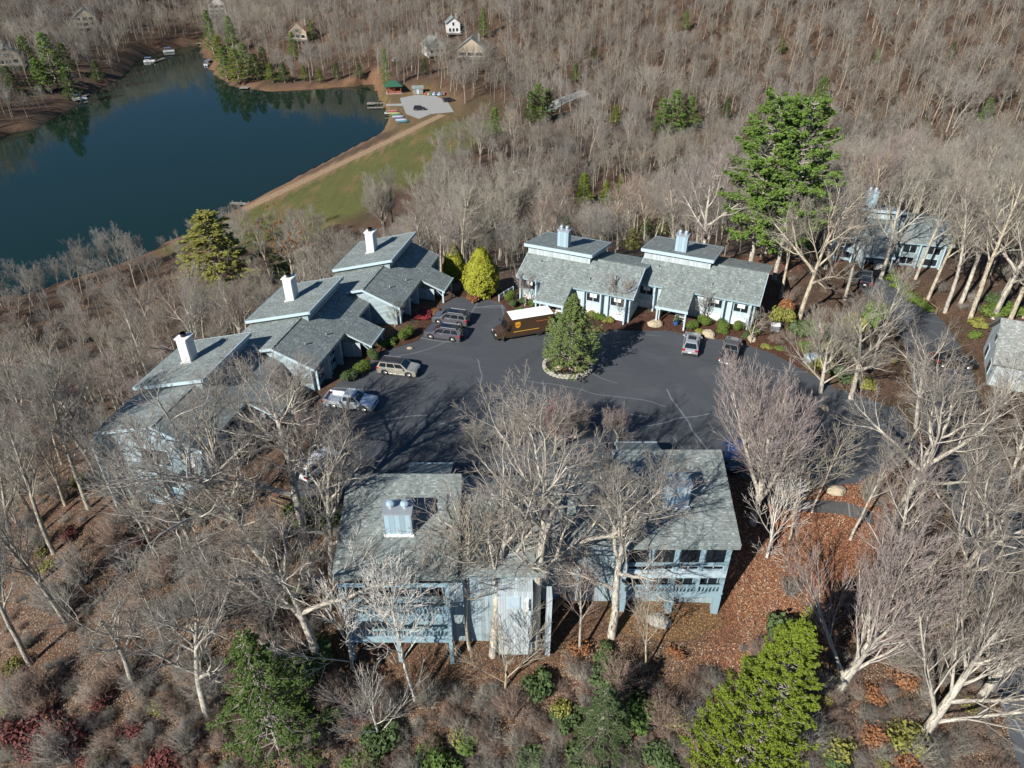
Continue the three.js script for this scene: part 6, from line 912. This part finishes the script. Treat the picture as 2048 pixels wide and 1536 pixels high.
// ---- lake side: docks, boats, racks, pavilion, far houses
const L3 = (u, v, y = LAKE) => { const p = P(u, v, y); return V(p[0], y, p[1]); };
function dock(label, a, b, w, head) { const t = thing('dock', label, 'dock'), p = L3(...a), q = L3(...b), d = q.clone().sub(p), n = Math.max(4, Math.round(d.length() / 1.2)), s = V(-d.z, 0, d.x).normalize(); for (let k = 0; k < n; k++) { const c0 = p.clone().addScaledVector(d, k / n), c1 = p.clone().addScaledVector(d, (k + 0.94) / n); const cr = (c, e) => [c.x + s.x * e * w / 2, LAKE + 0.55, c.z + s.z * e * w / 2]; mesh('plank', new Geo().slab(cr(c0, -1), cr(c1, -1), cr(c1, 1), cr(c0, 1), 0.12), M.woodGrey, t); } for (const k of [0.1, 0.5, 0.95]) for (const e of [-1, 1]) { const c = p.clone().addScaledVector(d, k); mesh('pile', new Geo().cyl(c.x + s.x * e * w / 2, LAKE - 1.5, LAKE + 1.1, c.z + s.z * e * w / 2, 0.12, 0.12, 8), M.wood, t); } if (head) mesh('platform', BOX(q.x - head, q.x + head, LAKE + 0.42, LAKE + 0.58, q.z - head, q.z + head), M.woodGrey, t); return t; }
dock('longer pale dock at the beach with a small platform', [770, 208], [742, 209], 1.4, 1.6); dock('second pale dock running beside the longer one', [768, 217], [735, 218], 1.2); dock('grey dock at the wooded point', [505, 168], [490, 177], 1.6, 2.0); dock('short dock near the shaded bank', [330, 118], [300, 128], 1.4); dock('small dock on the lake shore near the yellow green pine', [500, 411], [462, 409], 1.5); dock('short dock at the head of the cove', [410, 82], [398, 88], 1.6, 1.6); dock('low dock under the dark bank trees', [178, 190], [150, 204], 1.5, 1.2);
function boatGeo(L, W, H) { const s = new THREE.Shape(); s.moveTo(-L / 2, -W / 2); s.lineTo(L * 0.15, -W / 2); s.quadraticCurveTo(L * 0.4, -W * 0.4, L / 2, 0); s.quadraticCurveTo(L * 0.4, W * 0.4, L * 0.15, W / 2); s.lineTo(-L / 2, W / 2); s.closePath(); const g = new THREE.ExtrudeGeometry(s, { depth: H, bevelEnabled: true, bevelSize: W * 0.08, bevelThickness: 0.08, bevelSegments: 2 }); g.rotateX(-Math.PI / 2); return g; }
const boatCols = [lin(0.5, 0.51, 0.53), lin(0.08, 0.22, 0.3), lin(0.35, 0.08, 0.06), lin(0.42, 0.36, 0.12), lin(0.05, 0.16, 0.1), lin(0.5, 0.52, 0.54), lin(0.08, 0.13, 0.3)].map((c) => std(c, { roughness: 0.4 }));
function smallBoat(pos, turn, k, label, group) { const t = thing('canoe', label, 'boat', [pos.x, pos.y, pos.z], turn, group); mesh('hull', smallBoat.g ??= boatGeo(4.2, 0.85, 0.35), boatCols[k % 7], t); mesh('keel', smallBoat.k ??= BOX(-1.9, 1.7, 0.4, 0.48, -0.06, 0.06).build(), boatCols[(k + 3) % 7], t); }
for (let k = 0; k < 9; k++) { const p = P(779 + k * 3.4, 216 + k * 3.4, -29.2); smallBoat(V(p[0], ground(p[0], p[1]) + 0.3, p[1]), 0.15 + 0.05 * (k % 3), k, 'upturned small boat in the row on the lake beach', 'small boats in a row on the beach'); }
for (let k = 0; k < 8; k++) { const p = P(852 + k * 5.2, 186 + k * 0.3, -29); smallBoat(V(p[0], ground(p[0], p[1]) + 0.3, p[1]), 1.45 + 0.1 * (k % 2), k + 2, 'canoe stored in the row behind the gravel car park', 'canoes stored in a row behind the gravel'); }
function pontoon(u, v, turn, label) { const p = L3(u, v), t = thing('pontoon_boat', label, 'boat', [p.x, LAKE, p.z], turn); for (const s of [-1, 1]) { const g = new THREE.CapsuleGeometry(0.32, 5.2, 4, 10); g.rotateZ(Math.PI / 2); mesh('pontoon', g.translate(0, 0.15, s * 0.85), M.galv, t); } mesh('deck', BOX(-2.9, 2.9, 0.42, 0.55, -1.2, 1.2), M.white, t); mesh('fence', new Geo().box(-2.8, 2.7, 0.55, 1.1, -1.18, -1.12).box(-2.8, 2.7, 0.55, 1.1, 1.12, 1.18).box(2.64, 2.7, 0.55, 1.1, -1.12, 1.12), M.white, t); mesh('seat', BOX(-2.4, -1.2, 0.55, 0.95, -1, 1), std(lin(0.15, 0.2, 0.35)), t); mesh('canopy', new Geo().hexa([[-2.2, 2.2, -1.15], [1.2, 2.2, -1.15], [1.2, 2.2, 1.15], [-2.2, 2.2, 1.15]], [[-2.0, 2.36, -0.8], [1.0, 2.36, -0.8], [1.0, 2.36, 0.8], [-2.0, 2.36, 0.8]]), std(lin(0.1, 0.16, 0.3)), t); for (const x of [-2, 1]) for (const s of [-1, 1]) mesh('canopy_pole', new Geo().cyl(x, 0.55, 2.2, s * 1.05, 0.03, 0.03, 6), M.galv, t); }
pontoon(419, 130, 1.2, 'white pontoon boat off the wooded point'); pontoon(352, 92, 0.4, 'white pontoon boat moored at the head of the cove'); pontoon(160, 200, 0.6, 'white pontoon boat beside the low dock'); pontoon(300, 124, 0.2, 'white pontoon boat at the short dock by the shaded bank'); pontoon(338, 104, 0.5, 'pontoon boat moored close to the cove docks');
{
  const q = P(788, 184, -29.4), t = thing('pavilion', 'beach pavilion with green roof and red brown walls', 'pavilion', [q[0], -29.6, q[1]], 0.2); mesh('floor', BOX(-3.4, 3.4, 0, 0.2, -3, 3), M.concrete, t); for (const x of [-2.8, 0, 2.8]) for (const z of [-2.5, 2.5]) mesh('post', BOX(x - 0.15, x + 0.15, 0.2, 3, z - 0.15, z + 0.15), std(lin(0.25, 0.08, 0.05)), t); mesh('wall', BOX(-2.8, 2.8, 0.2, 1.6, -2.45, -2.3), std(lin(0.3, 0.09, 0.06)), t); mesh('wall', BOX(-2.8, 2.8, 0.2, 1.1, 2.3, 2.45), std(lin(0.3, 0.09, 0.06)), t); mesh('roof', new Geo().hexa([[-3.8, 3, -3.4], [3.8, 3, -3.4], [3.8, 3, 3.4], [-3.8, 3, 3.4]], [[-1.2, 4.9, -0.2], [1.2, 4.9, -0.2], [1.2, 4.9, 0.2], [-1.2, 4.9, 0.2]]), std(lin(0.025, 0.1, 0.06), { roughness: 0.6 }), t);
  const s = P(836, 184, -29), k = thing('equipment_shed', 'small grey shed behind the gravel car park', 'shed', [s[0], ground(s[0], s[1]), s[1]], 0.1); mesh('wall', BOX(-2.2, 2.2, -0.3, 2.2, -1.6, 1.6), M.woodGrey, k); mesh('roof', new Geo().hexa([[-2.5, 2.2, -1.9], [2.5, 2.2, -1.9], [2.5, 2.2, 1.9], [-2.5, 2.2, 1.9]], [[-2.5, 3.2, -0.05], [2.5, 3.2, -0.05], [2.5, 3.2, 0.05], [-2.5, 3.2, 0.05]]), M.roof, k); mesh('door', BOX(-0.5, 0.5, 0, 1.9, 1.6, 1.66), M.trimPale, k);
}
function farHouse(u, v, turn, W, D, H, wallMat, roofMat, label) {
  const p = hit(u, v), t = thing('lake_house', label, 'house', [p.x, p.y, p.z], turn), r = H + W * 0.36;
  mesh('wall', new Geo().poly([[-W / 2, -3], [W / 2, -3], [W / 2, H], [0, r], [-W / 2, H]], [D / 2 - 0.2, D / 2], 'z'), wallMat, t); mesh('wall', new Geo().poly([[-W / 2, -3], [W / 2, -3], [W / 2, H], [0, r], [-W / 2, H]], [-D / 2, -D / 2 + 0.2], 'z'), wallMat, t); mesh('wall', BOX(-W / 2, -W / 2 + 0.2, -3, H, -D / 2 + 0.2, D / 2 - 0.2), wallMat, t); mesh('wall', BOX(W / 2 - 0.2, W / 2, -3, H, -D / 2 + 0.2, D / 2 - 0.2), wallMat, t);
  for (const s of [-1, 1]) mesh('roof', new Geo().slab([s * (W / 2 + 0.6), H - 0.35, -D / 2 - 0.5], [s * (W / 2 + 0.6), H - 0.35, D / 2 + 0.5], [0, r + 0.1, D / 2 + 0.5], [0, r + 0.1, -D / 2 - 0.5], 0.2), roofMat, t);
  for (let k = 0; k < 3; k++) for (const y of [0.6, 3.2]) if (y + 1.6 < H + (k === 1 ? 1.2 : 0)) windowPart(t, -W / 2 + 0.7 + k * (W - 1.4) / 3 + 0.25, -W / 2 + 0.7 + (k + 1) * (W - 1.4) / 3 - 0.25, y, y + 1.7, D / 2, 1, { panes: 1, frame: M.white });
  const d = mesh('deck', BOX(-W / 2 - 0.5, W / 2 + 0.5, -0.3, 0, D / 2, D / 2 + 2.4), M.woodGrey, t); mesh('railing', BOX(-W / 2 - 0.5, W / 2 + 0.5, 0.9, 1.0, D / 2 + 2.3, D / 2 + 2.4), M.white, d); mesh('chimney', BOX(W * 0.2, W * 0.2 + 0.9, H, r + 1.2, -1, -0.2), M.stone, t);
}
const wh = std(lin(0.58, 0.58, 0.57)), tanW = std(lin(0.36, 0.3, 0.22));
farHouse(906, 64, 0.15, 6.5, 8, 4.6, wh, M.roof, 'white gabled house alone on the far wooded hill'); farHouse(868, 106, 0.5, 9, 8, 4.2, std(lin(0.45, 0.45, 0.43)), M.roof, 'white walled house below the gabled hill house'); farHouse(945, 112, -0.1, 13, 9, 3.6, tanW, M.roof, 'long tan house beside the white walled one'); farHouse(436, 26, 0.3, 10, 10, 6, wh, M.roof, 'white house among trees beyond the cove'); farHouse(175, 52, 0.4, 11, 9, 5, tanW, M.roof, 'tan house above the shaded bank'); farHouse(605, 76, -0.3, 10, 8, 4, tanW, std(lin(0.3, 0.17, 0.11)), 'house with a brownish red roof on the wooded point'); farHouse(20, 128, 0.5, 10, 8, 4, tanW, M.roof, 'brown house at the edge of the lake woods');
// ---------------------------------------------------------------- brush, undergrowth and fallen leaves on the near slope
srand(808);
const brushG = 'brush on the slope below the units', spotsOK = (x, z) => { if (edgeDist(lotEdge, x, z) < 1.5 || lineDist(driveLine, x, z)[0] < 4 || lineDist(leftRoad, x, z)[0] < 3.5) return false; for (const f of footprints) if (edgeDist(f, x, z) < 0.3) return false; return true; };
const zones = [   // [u0, u1, v0, v1, count, kinds]
  [560, 1400, 1330, 1560, 46, [['leafy', 'laurel', 1.2], ['leafy', 'hemlock', 1.3], ['leafy', 'laurel', 1.5], ['twig', 'brown', 1.5], ['twig', 'grey', 1.3], ['twig', 'tan', 1.4]]],
  [-20, 420, 1400, 1560, 26, [['loose', 'maroon', 1.3], ['twig', 'brown', 1.5], ['twig', 'grey', 1.4], ['loose', 'maroon', 1.2], ['loose', 'rust', 0.9]]],
  [250, 700, 1180, 1420, 22, [['twig', 'grey', 1.6], ['twig', 'brown', 1.5], ['twig', 'grey', 1.4], ['loose', 'rust', 0.9]]],
  [-20, 420, 880, 1260, 34, [['twig', 'grey', 1.5], ['twig', 'tan', 1.4], ['twig', 'grey', 1.6], ['twig', 'brown', 1.3]]],
  [700, 1380, 1240, 1350, 26, [['twig', 'brown', 1.3], ['loose', 'rust', 0.9], ['twig', 'tan', 1.2], ['leafy', 'laurel', 0.8]]],
  [1560, 2060, 1180, 1560, 34, [['leafy', 'laurel', 1.2], ['twig', 'tan', 1.4], ['loose', 'olive', 1.2], ['loose', 'rust', 1.0], ['twig', 'grey', 1.5]]],
  [1560, 1960, 780, 1010, 26, [['leafy', 'olive', 1.5], ['loose', 'olive', 1.5], ['leafy', 'laurel', 1.3], ['twig', 'tan', 1.4]]],
  [540, 700, 960, 1060, 8, [['leafy', 'laurel', 1.2], ['leafy', 'hemlock', 1.2]]],
  [480, 640, 800, 960, 10, [['twig', 'pink', 1.2], ['loose', 'red', 0.9], ['twig', 'brown', 1.2]]],
  [880, 1200, 855, 900, 12, [['twig', 'pink', 1.4], ['loose', 'rust', 1.0], ['twig', 'tan', 1.4]]],
  [1880, 2060, 560, 700, 10, [['leafy', 'box', 1.2], ['twig', 'tan', 1.3]]],
];
const words = { laurel: 'dark green leafy', hemlock: 'deep green leafy', olive: 'olive green', red: 'red leaved', maroon: 'maroon leaved', rust: 'rusty leaved', box: 'fresh green', brown: 'brown twiggy', tan: 'tan twiggy', grey: 'grey twiggy', pink: 'pinkish twiggy' };
for (const [u0, u1, v0, v1, n, kinds] of zones) for (let k = 0; k < n; k++) {
  const u = rr(u0, u1), v = rr(v0, v1), p = hit(u, v); if (!spotsOK(p.x, p.z)) continue; const [kind, mat, r] = pick(kinds), s = r * rr(0.8, 1.5), h = s * rr(0.75, 1.3) * (kind === 'twig' ? 1.5 : 1);
  shrub(kind, Math.floor(rnd() * 6), kind === 'twig' ? TWIG[mat] : LEAF[mat], p, s, h, { name: kind === 'twig' ? 'bare_shrub' : 'shrub', label: words[mat] + ' shrub ' + zoneOf(p.x, p.z), group: words[mat] + ' shrubs ' + zoneOf(p.x, p.z) });
}
// low tangle of stems and seedlings between the shrubs: one mass
{
  const mass = new THREE.Group(); mass.name = 'undergrowth'; tag(mass, 'low tangled undergrowth of bare stems covering the slopes', 'undergrowth', undefined, 'stuff'); scene.add(mass); srand(4040);
  const sets = [[bush.twig[0], TWIG.brown], [bush.twig[1], TWIG.grey], [bush.twig[2], TWIG.tan], [bush.loose[0], LEAF.olive], [bush.loose[1], LEAF.maroon]].map(([g, m]) => ({ g, m, l: [] }));
  for (let k = 0; k < 2700; k++) { const u = rr(-40, 2090), v = k < 2200 ? rr(900, 1570) : rr(560, 900), h = hitFast(u, v); if (!h || !spotsOK(h[0], h[2])) continue; if (u < 520 && v < 1400 && rnd() < 0.6) continue; if (Math.hypot(h[0] - 26, h[2] + 46) < 9 || (h[2] > -45 && h[2] < -36 && h[0] > 8 && h[0] < 19)) continue; const t = rnd(); sets[t < 0.42 ? 0 : t < 0.74 ? 1 : t < 0.96 ? 2 : t < 0.98 ? 3 : 4].l.push(h); }
  const m4 = new THREE.Matrix4(), c = new THREE.Color();
  for (const { g, m, l } of sets) { const im = new THREE.InstancedMesh(g, m, l.length); l.forEach(([x, y, z], i) => { const s = rr(0.5, 1.25); m4.compose(V(x, y, z), new THREE.Quaternion().setFromEuler(new THREE.Euler(rr(-0.2, 0.2), rnd() * 6.3, rr(-0.2, 0.2))), V(s, s * rr(0.7, 1.4), s)); im.setMatrixAt(i, m4); const b = rr(0.7, 1.15); im.setColorAt(i, c.setRGB(b, b, b)); }); im.name = 'stems'; im.castShadow = im.receiveShadow = true; mass.add(im); }
}
// fallen leaves: one mass
{
  const leaf = new Geo(); leafFace(leaf, 0, 0, 0, 0, 1, 0, 0.115, 1.5, V(1, 0, 0)); const n0 = 260000, list = [];
  for (let k = 0; k < n0; k++) { const u = rr(-40, 2090), v = rr(930, 1570), p0 = hitFast(u, v); if (!p0) continue; const [x, y, z] = p0; if (!spotsOKfast(x, z) && !(edgeDist(lotEdge, x, z) > -2.5 && rnd() < 0.05 && inside(lotEdge, x, z))) continue; const d = fbm(x * 0.12, z * 0.12, 12); if (rnd() > 0.35 + 0.9 * d + 0.3) continue; list.push([x, y, z]); }
  for (let k = 0; k < 9000; k++) { const x = rr(-30, 50), z = -rr(78, 108), y = ground(x, z); if (spotsOKfast(x, z)) list.push([x, y, z]); }
  const im = new THREE.InstancedMesh(leaf.build(), std(lin(1, 1, 1), { roughness: 0.8 }), list.length), m4 = new THREE.Matrix4(), q = new THREE.Quaternion(), e = new THREE.Euler(), c = new THREE.Color(), dull = [[0.3, 0.2, 0.13], [0.24, 0.16, 0.11], [0.36, 0.29, 0.21], [0.18, 0.13, 0.1], [0.3, 0.26, 0.2], [0.33, 0.19, 0.1]], cols = [[0.38, 0.18, 0.09], [0.3, 0.14, 0.08], [0.4, 0.27, 0.17], [0.22, 0.13, 0.09], [0.46, 0.36, 0.27], [0.4, 0.23, 0.11]];
  list.forEach(([x, y, z], i) => { m4.compose(V(x, y + 0.05, z), q.setFromEuler(e.set(rr(-0.5, 0.5), rnd() * 6.3, rr(-0.5, 0.5))), V(1, 1, 1).multiplyScalar(rr(0.5, 1.1))); im.setMatrixAt(i, m4); const bank = clayBank.some(([cx, cz, cr]) => Math.hypot(x - cx, z - cz) < cr), k = bank ? pick(cols) : pick(dull), b = rr(0.6, 1.1); im.setColorAt(i, c.setRGB(k[0] * b, k[1] * b, k[2] * b)); });
  im.name = 'fallen_leaves'; im.castShadow = im.receiveShadow = true; tag(im, 'fallen orange and brown leaves scattered over the slopes', 'leaves', undefined, 'stuff'); scene.add(im); console.log('leaves', list.length);
}
function hitFast(u, v) { const a = (u - 1024) / FPX, b = (v - 768) / FPX, d = S + b * C, w = C - b * S; let z = 40; for (let k = 0; k < 14; k++) { const g = ground(a * z, -w * z); z += ((CAM_Y - g) / d - z) * 0.8; } return z > 20 && z < 120 ? [a * z, ground(a * z, -w * z), -w * z] : null; }
function spotsOKfast(x, z) { if (inside(lotEdge, x, z)) return false; if (lineDist(driveLine, x, z)[0] < 3.2) return false; for (const f of footprints) if (inside(f, x, z)) return false; return true; }
renderer.render(scene, camera);
